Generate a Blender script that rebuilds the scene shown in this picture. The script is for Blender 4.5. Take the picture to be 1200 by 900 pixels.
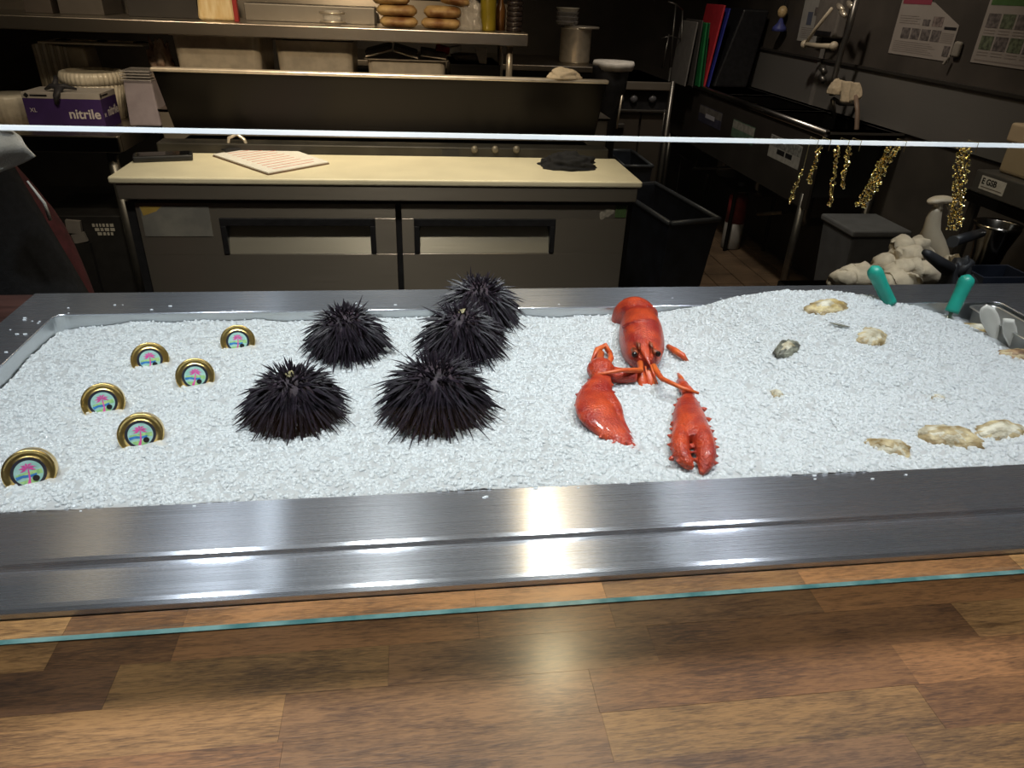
import bpy, bmesh, math, random
import numpy as np
from mathutils import Vector, Matrix, noise
random.seed(7); rng = np.random.default_rng(7)
for o in list(bpy.data.objects): bpy.data.objects.remove(o)
S = bpy.context.scene
COL = S.collection

# ------------------------------------------------------------------ camera
F = 829.0
def _rz(a): return Matrix.Rotation(a, 3, 'Z')
RC = _rz(-0.14977978) @ Matrix.Rotation(1.05905859, 3, 'X') @ _rz(0.04572418)
P = Vector((0, 0, 1.42))
cd = bpy.data.cameras.new('camera'); cam = bpy.data.objects.new('camera', cd); COL.objects.link(cam)
cd.sensor_fit = 'HORIZONTAL'; cd.sensor_width = 36; cd.lens = 36 * F / 1200; cd.clip_start = .02; cd.clip_end = 60
cam.matrix_world = Matrix.Translation(P) @ RC.to_4x4()
S.camera = cam
def ray(x, y): return RC @ Vector(((x - 600) / F, (450 - y) / F, -1))
def onz(x, y, z): r = ray(x, y); return P + r * ((z - P.z) / r.z)
def ony(x, y, v): r = ray(x, y); return P + r * (v / r.y)
def onx(x, y, v): r = ray(x, y); return P + r * (v / r.x)

# ------------------------------------------------------------------ world, lights, exposure
S.view_settings.view_transform = 'Standard'; S.view_settings.look = 'None'
S.view_settings.gamma = 1; S.view_settings.use_curve_mapping = False
S.view_settings.exposure = 0.0
w = bpy.data.worlds.new('world'); S.world = w; w.use_nodes = True
w.node_tree.nodes['Background'].inputs[0].default_value = (1, .86, .7, 1)
w.node_tree.nodes['Background'].inputs[1].default_value = .012
def area(name, loc, sx, sy, power, col, spread=180, target=None):
    l = bpy.data.lights.new(name, 'AREA'); l.shape = 'RECTANGLE'; l.size = sx; l.size_y = sy
    l.energy = power; l.color = col; l.spread = math.radians(spread)
    o = bpy.data.objects.new(name, l); COL.objects.link(o); o.location = loc
    d = (Vector(target) - Vector(loc)) if target else Vector((0, 0, -1))
    o.rotation_euler = d.to_track_quat('-Z', 'Y').to_euler(); return o
def spot(name, loc, target, power, col, ang, blend=.6, rad=.03):
    l = bpy.data.lights.new(name, 'SPOT'); l.energy = power; l.color = col
    l.spot_size = math.radians(ang); l.spot_blend = blend; l.shadow_soft_size = rad
    o = bpy.data.objects.new(name, l); COL.objects.link(o); o.location = loc
    o.rotation_euler = (Vector(target) - Vector(loc)).to_track_quat('-Z', 'Y').to_euler(); return o
# cool LED downlights above the ice display
for i, (x, p) in enumerate(((-.62, 73), (-.12, 61), (.42, 61), (.98, 77))):
    spot('ice_downlight', (x, .66, 2.55), (x * .9, .86, .95), p, ((.86, .92, 1), (.97, .99, .98), (.97, .99, .98), (.89, .92, 1))[i], 66, .85, .05)
# warm ceiling panels and white ceiling spots over the aisle
area('warm_panel', (.57, 2.40, 2.6), .31, .85, 2.0, (1, .70, .36))
area('warm_panel_bulb', (.455, 1.70, 2.59), .06, .08, 3.4, (1, .80, .50))
area('warm_panel', (-1.36, 2.42, 2.6), .22, .6, .55, (1, .78, .50))
area('white_ceiling_tube', (-.665, 2.50, 2.6), .040, .6, .62, (.86, .93, 1))
area('white_ceiling_tube', (1.16, 2.45, 2.6), .036, .6, .50, (.90, .95, 1))
# warm downlight over the prep board, then added fill spots without fixtures
spot('prep_downlight', (-.1, 2.25, 2.6), (-.1, 2.36, .9), 66, (1, .80, .52), 62, .9, .06)
spot('pan_fill_spot', (-.35, 1.45, 2.2), (-.35, 3.05, 1.16), 85, (1, .76, .48), 60, .9, .06)  # added spot, set low and forward to light the pan fronts
spot('table_fill_spot', (-1.15, 1.5, 2.5), (-1.25, 3.0, 1.0), 42, (1, .80, .55), 46, .9, .06)  # added to lift the dark work table and glove box
spot('corner_fill_spot', (.95, 1.5, 2.7), (1.75, 1.95, .95), 30, (1, .86, .68), 56, .9, .06)  # extra spot put in to brighten the cream cartons, towel and bottle
spot('sink_fill_spot', (1.0, 3.1, 2.75), (1.95, 3.75, .8), 70, (1, .87, .72), 84, .9, .08)  # added fill aimed at the sink and right wall
spot('fridge_fill_spot', (-.1, 1.2, 2.7), (-.1, 2.25, .55), 125, (1, .90, .78), 60, .9, .08)  # added fill aimed at the fridge doors to brighten them

# ------------------------------------------------------------------ materials
MATS = {}
def mat(name, col, rough=.5, metal=0., var=0., vscale=20., bump=0., bscale=80., tangent=None, aniso=0., spec=.5,
        alpha=1., trans=0., sss=0., coat=0., stretch=None, col2=None):
    if name in MATS: return MATS[name]
    m = bpy.data.materials.new(name); m.use_nodes = True; nt = m.node_tree; b = nt.nodes['Principled BSDF']
    I = b.inputs
    I['Base Color'].default_value = (*col, 1); I['Roughness'].default_value = rough; I['Metallic'].default_value = metal
    I['Specular IOR Level'].default_value = spec; I['Alpha'].default_value = alpha
    I['Transmission Weight'].default_value = trans; I['Coat Weight'].default_value = coat; I['Coat Roughness'].default_value = .12
    if sss: I['Subsurface Weight'].default_value = sss; I['Subsurface Radius'].default_value = (.6, .8, 1); I['Subsurface Scale'].default_value = .012
    if aniso:
        I['Anisotropic'].default_value = aniso
        c = nt.nodes.new('ShaderNodeCombineXYZ'); 
        for k in range(3): c.inputs[k].default_value = tangent[k]
        nt.links.new(c.outputs[0], I['Tangent'])
    if var or bump or col2:
        g = nt.nodes.new('ShaderNodeNewGeometry'); mp = nt.nodes.new('ShaderNodeMapping')
        mp.inputs['Scale'].default_value = stretch or (1, 1, 1)
        nt.links.new(g.outputs['Position'], mp.inputs['Vector'])
    if var or col2:
        n = nt.nodes.new('ShaderNodeTexNoise'); n.inputs['Scale'].default_value = vscale; n.inputs['Detail'].default_value = 4
        nt.links.new(mp.outputs[0], n.inputs['Vector'])
        r = nt.nodes.new('ShaderNodeValToRGB')
        c2 = col2 or tuple(min(1, c * (1 + var)) for c in col); c1 = col if col2 else tuple(c * (1 - var) for c in col)
        r.color_ramp.elements[0].position = .36; r.color_ramp.elements[1].position = .64
        r.color_ramp.elements[0].color = (*c1, 1); r.color_ramp.elements[1].color = (*c2, 1)
        nt.links.new(n.outputs['Fac'], r.inputs[0]); nt.links.new(r.outputs[0], I['Base Color'])
    if bump:
        n2 = nt.nodes.new('ShaderNodeTexNoise'); n2.inputs['Scale'].default_value = bscale; n2.inputs['Detail'].default_value = 3
        nt.links.new(mp.outputs[0], n2.inputs['Vector'])
        bp = nt.nodes.new('ShaderNodeBump'); bp.inputs['Strength'].default_value = bump; bp.inputs['Distance'].default_value = .004
        nt.links.new(n2.outputs['Fac'], bp.inputs['Height']); nt.links.new(bp.outputs[0], I['Normal'])
    MATS[name] = m; return m
def brushed(name, col, rough, tangent, aniso=.85, streak=None, metal=1., scr=.04):
    """brushed steel: long fine brush lines drive the roughness and tone; highlights spread across them"""
    if name in MATS: return MATS[name]
    m = mat(name, col, rough, metal, tangent=tangent, aniso=aniso); nt = m.node_tree; b = nt.nodes['Principled BSDF']
    g = nt.nodes.new('ShaderNodeNewGeometry'); mp = nt.nodes.new('ShaderNodeMapping'); mp.inputs['Scale'].default_value = streak or (3, 400, 400)
    n = nt.nodes.new('ShaderNodeTexNoise'); n.inputs['Scale'].default_value = 1; n.inputs['Detail'].default_value = 3
    nt.links.new(g.outputs['Position'], mp.inputs[0]); nt.links.new(mp.outputs[0], n.inputs['Vector'])
    mr = nt.nodes.new('ShaderNodeMapRange'); mr.inputs['From Min'].default_value = .25; mr.inputs['From Max'].default_value = .75
    mr.inputs['To Min'].default_value = rough * .9; mr.inputs['To Max'].default_value = rough * 1.12
    nt.links.new(n.outputs['Fac'], mr.inputs['Value']); nt.links.new(mr.outputs[0], b.inputs['Roughness'])
    r = nt.nodes.new('ShaderNodeValToRGB'); r.color_ramp.elements[0].position = .3; r.color_ramp.elements[1].position = .7
    r.color_ramp.elements[0].color = (*[c * (1 - scr) for c in col], 1); r.color_ramp.elements[1].color = (*[min(1, c * (1 + scr)) for c in col], 1)
    nt.links.new(n.outputs['Fac'], r.inputs[0]); nt.links.new(r.outputs[0], b.inputs['Base Color'])
    return m
STEEL = brushed('counter_steel', (.62, .64, .70), .27, (0, 1, 0), .95, (6, 1400, 1400), .83, scr=.03)
def beckmann(m, col, alpha, an):
    nt = m.node_tree; g = nt.nodes.new('ShaderNodeBsdfAnisotropic'); g.distribution = 'BECKMANN'
    g.inputs['Roughness'].default_value = alpha**.5; g.inputs['Anisotropy'].default_value = an
    c = nt.nodes.new('ShaderNodeCombineXYZ'); c.inputs[0].default_value = 1; nt.links.new(c.outputs[0], g.inputs['Tangent'])
    r = [n for n in nt.nodes if n.type == 'VALTORGB'][0]; nt.links.new(r.outputs[0], g.inputs['Color']); ms = nt.nodes.new('ShaderNodeMixShader'); ms.inputs[0].default_value = .52; nt.links.new(nt.nodes['Principled BSDF'].outputs[0], ms.inputs[1]); nt.links.new(g.outputs[0], ms.inputs[2]); nt.links.new(ms.outputs[0], nt.nodes['Material Output'].inputs[0])
beckmann(STEEL, None, .045, .66)
STEELW = brushed('tub_wall_steel', (.62, .64, .65), .34, (0, 0, 1), .5)
KSTEEL = brushed('kitchen_steel', (.32, .285, .24), .36, (0, 0, 1), .8, (5, 5, 900), .72)
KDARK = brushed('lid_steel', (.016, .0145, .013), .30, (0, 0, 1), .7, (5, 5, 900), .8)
KTOP = brushed('table_steel', (.42, .38, .33), .30, (0, 1, 0), .6)
BRIGHT = mat('bright_steel', (.62, .55, .44), .28, .55, var=.1, vscale=30)
PIPE = mat('pipe_steel', (.20, .19, .175), .38, .9, var=.1, vscale=20)
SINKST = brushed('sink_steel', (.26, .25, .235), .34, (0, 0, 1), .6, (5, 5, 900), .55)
BLACK = mat('black_plastic', (.012, .012, .014), .45, var=.3, vscale=40)
BLACK2 = mat('black_rubber', (.010, .010, .012), .6, var=.3, vscale=30)
NAVY = mat('blue_black_plastic', (.014, .017, .026), .42, var=.35, vscale=14)
GREYP = mat('grey_plastic', (.10, .105, .115), .45, var=.12, vscale=12)
WHITE = mat('white_plastic', (.74, .74, .72), .4, var=.05, vscale=30)
CREAM = mat('cutting_board_poly', (.76, .69, .50), .42, var=.05, vscale=9, bump=.06, bscale=220)
PAPER = mat('paper', (.72, .70, .66), .8, var=.05, vscale=60)
DARKWALL = mat('dark_wall', (.055, .047, .040), .55, var=.2, vscale=5)
TEAL = mat('teal_handle', (.015, .30, .23), .38, var=.10, vscale=30)
CLOTH = mat('cream_cloth', (.52, .43, .30), .95, var=.10, vscale=70, bump=.5, bscale=500)
BLKCLOTH = mat('black_cloth', (.009, .009, .011), .95, var=.3, vscale=80, bump=.5, bscale=400)
GOLD = mat('gold_tin', (.88, .64, .24), .30, 1, var=.12, vscale=90, bump=.08, bscale=400)
GOLDB = mat('bead_reflection_gold', (1.0, .72, .25), .16, 1, var=.15, vscale=300)
CLEAR = mat('clear_plastic', (.80, .78, .72), .18, alpha=.30, var=.06, vscale=40, coat=.5)

# ------------------------------------------------------------------ mesh helpers
class MB:
    def __init__(s): s.v = []; s.f = []
    def add(s, v, f):
        n = len(s.v); s.v += [tuple(p) for p in v]; s.f += [tuple(i + n for i in q) for q in f]; return s
    def box(s, a, b):
        x0, y0, z0 = a; x1, y1, z1 = b
        return s.add([(x0,y0,z0),(x1,y0,z0),(x1,y1,z0),(x0,y1,z0),(x0,y0,z1),(x1,y0,z1),(x1,y1,z1),(x0,y1,z1)],
                     [(0,3,2,1),(4,5,6,7),(0,1,5,4),(1,2,6,5),(2,3,7,6),(3,0,4,7)])
    def obox(s, c, sz, M=None):
        n = len(s.v); s.box((-sz[0]/2,-sz[1]/2,-sz[2]/2), (sz[0]/2,sz[1]/2,sz[2]/2))
        M = M or Matrix.Identity(3)
        for i in range(n, len(s.v)): s.v[i] = tuple(Vector(c) + M @ Vector(s.v[i]))
        return s
    def hexa(s, bottom, top):
        return s.add(list(bottom) + list(top), [(0,3,2,1),(4,5,6,7),(0,1,5,4),(1,2,6,5),(2,3,7,6),(3,0,4,7)])
    def tube(s, pts, r, seg=10, flat=None):
        """swept circle; r a number or a list; capped"""
        pts = [Vector(p) for p in pts]; rs = r if isinstance(r, (list, tuple)) else [r] * len(pts)
        vs = []; up = None
        for i, p in enumerate(pts):
            t = (pts[min(i+1, len(pts)-1)] - pts[max(i-1, 0)]).normalized()
            if up is None: up = Vector((0,0,1)) if abs(t.z) < .9 else Vector((0,1,0))
            x = t.cross(up).normalized(); up2 = x.cross(t).normalized()
            for k in range(seg):
                a = 2*math.pi*k/seg
                vs.append(p + (x*math.cos(a) + up2*math.sin(a)*(flat or 1))*rs[i])
        fs = []
        for i in range(len(pts)-1):
            for k in range(seg):
                fs.append((i*seg+k, i*seg+(k+1)%seg, (i+1)*seg+(k+1)%seg, (i+1)*seg+k))
        fs.append(tuple(range(seg))[::-1]); fs.append(tuple((len(pts)-1)*seg+k for k in range(seg)))
        return s.add(vs, fs)
    def lathe(s, prof, c=(0,0,0), M=None, seg=32, sq=None):
        """profile [(r,z)...] about local z; sq: ripple fn(angle)->factor"""
        M = M or Matrix.Identity(3); c = Vector(c); vs = []; fs = []
        for r, z in prof:
            for k in range(seg):
                a = 2*math.pi*k/seg; q = r*(sq(a) if sq else 1)
                vs.append(c + M @ Vector((q*math.cos(a), q*math.sin(a), z)))
        for i in range(len(prof)-1):
            for k in range(seg):
                fs.append((i*seg+k, i*seg+(k+1)%seg, (i+1)*seg+(k+1)%seg, (i+1)*seg+k))
        if prof[0][0] > 1e-6: fs.append(tuple(range(seg))[::-1])
        if prof[-1][0] > 1e-6: fs.append(tuple((len(prof)-1)*seg+k for k in range(seg)))
        return s.add(vs, fs)
    def loft(s, secs, seg=16):
        """secs: (centre, rx, rz, xdir, zdir)"""
        vs = []; fs = []
        for c, rx, rz, xd, zd in secs:
            for k in range(seg):
                a = 2*math.pi*k/seg; vs.append(Vector(c) + Vector(xd)*rx*math.cos(a) + Vector(zd)*rz*math.sin(a))
        for i in range(len(secs)-1):
            for k in range(seg): fs.append((i*seg+k, i*seg+(k+1)%seg, (i+1)*seg+(k+1)%seg, (i+1)*seg+k))
        fs.append(tuple(range(seg))[::-1]); fs.append(tuple((len(secs)-1)*seg+k for k in range(seg)))
        return s.add(vs, fs)
    def build(s, name, m, parent=None, smooth=False, bevel=0, seg=2):
        me = bpy.data.meshes.new(name); me.from_pydata(s.v, [], s.f)
        bm = bmesh.new(); bm.from_mesh(me); bmesh.ops.recalc_face_normals(bm, faces=bm.faces); bm.to_mesh(me); bm.free()
        return link(name, me, m, parent, smooth, bevel, seg)
def link(name, me, m, parent=None, smooth=False, bevel=0, seg=2):
    if m: me.materials.append(m)
    if smooth: me.polygons.foreach_set('use_smooth', [True]*len(me.polygons))
    o = bpy.data.objects.new(name, me); COL.objects.link(o)
    if parent: setp(o, parent)
    if bevel:
        b = o.modifiers.new('bevel', 'BEVEL'); b.width = bevel; b.segments = seg; b.limit_method = 'ANGLE'; b.angle_limit = .6
        b.harden_normals = False
    return o
def wloc(o):
    return Vector(o.location) + (wloc(o.parent) + o.matrix_parent_inverse.translation if o.parent else Vector())
def setp(o, parent):
    o.parent = parent; o.matrix_parent_inverse = Matrix.Translation(-wloc(parent))
def tag(o, label=None, cat=None, group=None, kind=None):
    if label: o['label'] = label
    if cat: o['category'] = cat
    if group: o['group'] = group
    if kind: o['kind'] = kind
    return o
def thing(name, label, cat, loc, group=None):
    o = bpy.data.objects.new(name, None); COL.objects.link(o); o.location = loc; o.empty_display_size = .05
    return tag(o, label, cat, group)
def B(a, b): return MB().box(a, b)
def text(txt, size, m, parent, origin, xd, yd, name='lettering', bold=0.0, xs=1.0):
    c = bpy.data.curves.new(name, 'FONT'); c.body = txt; c.size = size; c.offset = bold; c.extrude = .0002
    t = bpy.data.objects.new('tmp', c); COL.objects.link(t)
    dg = bpy.context.evaluated_depsgraph_get(); me = bpy.data.meshes.new_from_object(t.evaluated_get(dg))
    bpy.data.objects.remove(t); bpy.data.curves.remove(c)
    xd = Vector(xd).normalized(); yd = Vector(yd).normalized(); zd = xd.cross(yd)
    M = Matrix((xd*xs, yd, zd)).transposed().to_4x4(); M.translation = Vector(origin); me.transform(M); me.name = name
    me.materials.clear()
    return link(name, me, m, parent)
def cloth_lump(name, m, parent, c, size, seed, seg=48, amp=.35, freq=3.0):
    """crumpled cloth heap: flattened dome with soft rolling folds"""
    vs, fs = [], []; rings = 22; c = Vector(c); rr = random.Random(seed)
    waves = [(Vector((rr.gauss(0, 1), rr.gauss(0, 1), rr.gauss(0, 1))).normalized(), freq*rr.uniform(1.2, 3.4), rr.uniform(0, 6)) for _ in range(6)]
    for i in range(rings+1):
        t = i/rings
        for k in range(seg):
            a = 2*math.pi*k/seg; d = Vector((math.cos(a)*math.sin(t*math.pi*.5+.001), math.sin(a)*math.sin(t*math.pi*.5+.001), math.cos(t*math.pi*.5)))
            nn = noise.noise(d*1.6 + Vector((seed, 0, 0)))*amp
            for w_, f_, p_ in waves: nn += amp*.22*(1 - 1.6*abs(math.sin(d.dot(w_)*f_ + p_ + 1.2*noise.noise(d*2 + Vector((0, seed, 0))))))
            q = d*(1+nn); vs.append(c + Vector((q.x*size[0], q.y*size[1], max(0, q.z)*size[2] if i < rings else 0)))
    for i in range(rings):
        for k in range(seg): fs.append((i*seg+k, (i+1)*seg+k, (i+1)*seg+(k+1)%seg, i*seg+(k+1)%seg))
    fs.append(tuple(rings*seg+k for k in range(seg)))
    return MB().add(vs, fs).build(name, m, parent, smooth=True)

# ------------------------------------------------------------------ room shell
tag(B((-3.2, -1.6, -.06), (3.4, 5.9, -.012)).build('floor', mat('grout', (.035, .028, .022), .8, var=.2, vscale=20)), kind='structure')
FLOOR = bpy.data.objects['floor']
QT = mat('quarry_tile', (.16, .105, .066), .5, var=.28, vscale=6, bump=.1)
tm = None
for i in range(8):
    for j in range(17):
        x = 1.14 + i*.155; y = 2.42 + j*.155
        if tm is None:
            t = B((-.074, -.074, -.012), (.074, .074, 0)).build('tile', QT, FLOOR, bevel=.002, seg=1); tm = t.data
        else:
            t = bpy.data.objects.new('tile', tm); COL.objects.link(t); setp(t, FLOOR)
            bb = t.modifiers.new('bevel', 'BEVEL'); bb.width = .002; bb.segments = 1
        t.location = (x, y, random.uniform(-.001, .001))
tag(B((-3.2, 5.7, -.06), (3.4, 5.8, 2.9)).build('wall_back', DARKWALL), kind='structure')
tag(B((2.27, -1.6, -.06), (2.4, 5.7, 2.9)).build('wall_right', DARKWALL), kind='structure')
tag(B((-3.2, -1.6, -.06), (-3.1, 5.7, 2.9)).build('wall_left', DARKWALL), kind='structure')
tag(B((-3.2, -1.6, 2.9), (3.4, 5.8, 3.0)).build('ceiling', mat('ceiling_paint', (.36, .35, .34), .8, var=.1, vscale=5)), kind='structure')

# ------------------------------------------------------------------ wooden counter with staves
WOODM = []
def wood(i, a, b):
    m = bpy.data.materials.new('acacia_stave_%d' % i); m.use_nodes = True; nt = m.node_tree; bs = nt.nodes['Principled BSDF']
    g = nt.nodes.new('ShaderNodeNewGeometry'); mp = nt.nodes.new('ShaderNodeMapping')
    mp.inputs['Scale'].default_value = (13, 120, 60); mp.inputs['Location'].default_value = (i*3.7, i*1.9, 0); mp.inputs['Rotation'].default_value = (0, 0, (i % 5 - 2)*.03)
    nt.links.new(g.outputs['Position'], mp.inputs[0])
    n = nt.nodes.new('ShaderNodeTexNoise'); n.inputs['Scale'].default_value = 1; n.inputs['Detail'].default_value = 6; n.inputs['Distortion'].default_value = 1.8; n.inputs['Roughness'].default_value = .68
    nt.links.new(mp.outputs[0], n.inputs['Vector'])
    mp2 = nt.nodes.new('ShaderNodeMapping'); mp2.inputs['Scale'].default_value = (110, 1200, 100); nt.links.new(g.outputs['Position'], mp2.inputs[0])
    n2 = nt.nodes.new('ShaderNodeTexNoise'); n2.inputs['Scale'].default_value = 1; n2.inputs['Detail'].default_value = 2; nt.links.new(mp2.outputs[0], n2.inputs['Vector'])
    n3 = nt.nodes.new('ShaderNodeTexNoise'); n3.inputs['Scale'].default_value = 9 + i % 4; n3.inputs['Detail'].default_value = 2
    mp3 = nt.nodes.new('ShaderNodeMapping'); mp3.inputs['Scale'].default_value = (1, 2.2, 1); mp3.inputs['Location'].default_value = (i*5.1, 0, 0)
    nt.links.new(g.outputs['Position'], mp3.inputs[0]); nt.links.new(mp3.outputs[0], n3.inputs['Vector'])
    mx = nt.nodes.new('ShaderNodeMath'); mx.operation = 'MULTIPLY_ADD'; mx.inputs[1].default_value = .62; nt.links.new(n2.outputs['Fac'], mx.inputs[0])
    m2 = nt.nodes.new('ShaderNodeMath'); m2.operation = 'MULTIPLY_ADD'; m2.inputs[1].default_value = .7; nt.links.new(n.outputs['Fac'], m2.inputs[0]); 
    m3 = nt.nodes.new('ShaderNodeMath'); m3.operation = 'MULTIPLY_ADD'; m3.inputs[1].default_value = .55; m3.inputs[2].default_value = -.45; nt.links.new(n3.outputs['Fac'], m3.inputs[0])
    nt.links.new(m3.outputs[0], m2.inputs[2]); nt.links.new(m2.outputs[0], mx.inputs[2])
    r = nt.nodes.new('ShaderNodeValToRGB'); r.color_ramp.elements[0].position = .30; r.color_ramp.elements[1].position = .62
    r.color_ramp.elements[0].color = (*a, 1); r.color_ramp.elements[1].color = (*b, 1)
    nt.links.new(mx.outputs[0], r.inputs[0]); nt.links.new(r.outputs[0], bs.inputs['Base Color'])
    bs.inputs['Roughness'].default_value = .34; bs.inputs['Coat Weight'].default_value = 1.0; bs.inputs['Coat Roughness'].default_value = .20
    bp = nt.nodes.new('ShaderNodeBump'); bp.inputs['Strength'].default_value = .10; bp.inputs['Distance'].default_value = .0012
    nt.links.new(mx.outputs[0], bp.inputs['Height']); nt.links.new(bp.outputs[0], bs.inputs['Normal'])
    return m
pal = [((.075,.032,.013),(.25,.115,.042)), ((.10,.050,.018),(.34,.18,.062)), ((.13,.062,.022),(.42,.22,.080)), ((.085,.038,.016),(.28,.14,.055)), ((.055,.026,.013),(.19,.088,.036)), ((.11,.050,.019),(.36,.165,.060))]
WOODM = [wood(i, *pal[i]) for i in range(6)]
WZ = .935
ct = thing('wooden_counter', 'brown butcher block counter of glued staves in front of the ice display', 'counter', (.1, .25, 0))
rows = [(.417, .472, [-.95, -.30, -.205, .045, .165, .36, .59, 1.1], [2, 0, 5, 5, 3, 5, 2]),
        (.377, .417, [-.95, -.243, -.031, .192, .486, 1.1], [4, 1, 3, 0, 2]),
        (.337, .377, [-.95, -.109, .131, .40, .60, 1.1], [2, 3, 0, 5, 4]),
        (.297, .337, [-.95, -.105, .132, .395, 1.1], [5, 3, 1, 0]),
        (.257, .297, [-.95, -.20, .05, .36, 1.1], [2, 5, 3, 1]),
        (.217, .257, [-.95, -.3, .2, .45, 1.1], [0, 2, 4, 5]),
        (.10, .217, [-.95, -.1, .3, 1.1], [3, 1, 0])]
for y0, y1, xs, ms in rows:
    for k in range(len(xs)-1):
        g = .00008
        B((xs[k]+g, y0+g, WZ-.038), (xs[k+1]-g, y1-g, WZ + random.uniform(-.00015, .00015))).build('stave', WOODM[ms[k]], ct)
B((-.94, .12, .0), (1.09, .47, WZ-.0385)).build('counter_base', mat('dark_panel', (.05, .03, .02), .5, var=.2, vscale=6), ct)
# dark end counter left of the ice tub
lc = thing('end_counter', 'dark reddish end counter beside the left rim of the ice tub', 'counter', (-1.1, .8, 0))
for k in range(7):
    B((-1.6, .48+k*.10+.0003, .905), (-.6225, .48+(k+1)*.10-.0003, .945)).build('stave', mat('dark_red_wood', (.050, .022, .018), .35, var=.35, vscale=8, stretch=(1, 8, 1)), lc, bevel=.0006, seg=1)
B((-1.58, .49, 0), (-.64, 1.17, .9045)).build('counter_base', MATS['dark_panel'], lc)

# ------------------------------------------------------------------ steel ice tub counter
X0, X1, Y0, Y1 = -.554, 1.06, .600, 1.083
RIM = .95
tub = thing('ice_tub', 'brushed stainless steel drop-in ice tub with wide stepped front rim', 'ice tub', (.25, .84, 0))
XR = 1.55
# front rim: extruded profile along x
prof = [(Y0, RIM-.012), (Y0, RIM), (.5305, RIM), (.5265, RIM-.0012), (.5245, RIM-.0055), (.5225, RIM-.0068), (.482, RIM-.0068), (.4775, RIM-.0075), (.4745, RIM-.0100), (.4735, RIM-.0150), (.4765, RIM-.0150), (.479, RIM-.0125), (.53, RIM-.0125)]
v = []; f = []; n = len(prof)
for x in (-.62, XR): v += [(x, y, z) for y, z in prof]
f = [(i, (i+1) % n, n+(i+1) % n, n+i) for i in range(n)] + [tuple(range(n))[::-1], tuple(range(n, 2*n))]
fr = MB().add(v, f).build('front_rim', STEEL, tub)
# back, left, right rims with a rounded inner corner
def rim_ring():
    m = MB(); r = .018
    def arc(cx, cy, a0):
        return [(cx + r*math.cos(math.radians(a0+t)), cy + r*math.sin(math.radians(a0+t))) for t in range(0, 91, 15)]
    inner = [(X0, Y0)] + arc(X0+r, Y1-r, 180)[::-1] + arc(X1-r, Y1-r, 0)[::-1] + [(X1, Y0)]
    # corner order: left side up, back left, back right, right side down
    inner = [(X0, Y0)] + [(X0+r+r*math.cos(math.radians(a)), Y1-r+r*math.sin(math.radians(a))) for a in range(180, 89, -15)] + [(X1-r+r*math.cos(math.radians(a)), Y1-r+r*math.sin(math.radians(a))) for a in range(90, -1, -15)] + [(X1, Y0)]
    k = len(inner); half = k//2
    outer = []
    for i, (x, y) in enumerate(inner):
        if i == 0: outer.append((-.62, Y0))
        elif i == k-1: outer.append((XR, Y0))
        elif i < half: t = (i-1)/(half-2); outer.append((-.62, min(1.172, y + (1.172-Y1)*1.0)) if t < .5 else (-.62 + (x-X0)*(t-.5)*2, 1.172))
        else: t = (i-half)/(half-2); outer.append((x + (XR-X1)*t*1.2 if t < .5 else XR, 1.172 if t <= .5 else y+.089))
    return inner, outer
inner, outer = rim_ring(); k = len(inner); m = MB()
m.add([(x, y, RIM) for x, y in inner] + [(x, y, RIM) for x, y in outer], [(i, i+1, k+i+1, k+i) for i in range(k-1)])
m.add([(x, y, RIM) for x, y in outer] + [(x, y, RIM-.05) for x, y in outer], [(i, i+1, k+i+1, k+i) for i in range(k-1)])
m.build('back_rim', STEEL, tub)
m = MB(); m.add([(x, y, RIM) for x, y in inner] + [(x, y, RIM-.16) for x, y in inner], [(i, i+1, k+i+1, k+i) for i in range(k-1)])
m.add([(X0, Y0, RIM), (X1, Y0, RIM), (X1, Y0, RIM-.16), (X0, Y0, RIM-.16)], [(0, 1, 2, 3)])
m.add([(X0, Y0, RIM-.16), (X1, Y0, RIM-.16), (X1, Y1, RIM-.16), (X0, Y1, RIM-.16)], [(0, 1, 2, 3)])
m.build('tub_wall', STEELW, tub, smooth=False)
# thin raised bead round the opening
pts = [(x, y, RIM+.0004) for x, y in inner]
MB().tube(pts, .0016, 6).build('rim_bead', STEEL, tub, smooth=True)
B((-.60, .60, 0), (XR-.02, 1.15, RIM-.165)).build('tub_cabinet', mat('dark_cabinet', (.03, .028, .026), .5, var=.2, vscale=5), tub)

# ------------------------------------------------------------------ crushed ice
def sm(t): t = np.clip(t, 0, 1); return t*t*(3-2*t)
def Hn(x, y):
    x = np.asarray(x, float); y = np.asarray(y, float)
    h = .9375 + .0125*sm((.80-y)/.2)
    h = h - .010*sm((-.42-x)/.13)*sm((y-.62)/.1)
    h = h + .034*np.exp(-((x-.66)/.17)**2 - ((y-1.06)/.17)**2)
    h = h + .010*sm((x-.40)/.2)*sm((y-.63)/.12)*sm((1.1-x)/.2)
    h = h - .024*sm((x-.82)/.20)*sm((y-.82)/.14)
    h = h + .0025*np.sin(x*23+y*11)*np.cos(y*31-x*7) + .0012*np.sin(x*71+1)*np.sin(y*83)
    return h
def H(x, y): return float(Hn(x, y))
def ice(px, py, dz=0.):
    z = .945
    for _ in range(12):
        p = onz(px, py, z + dz); z = .5*z + .5*H(p.x, min(1.083, p.y))
    p = onz(px, py, z+dz); return p

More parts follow.
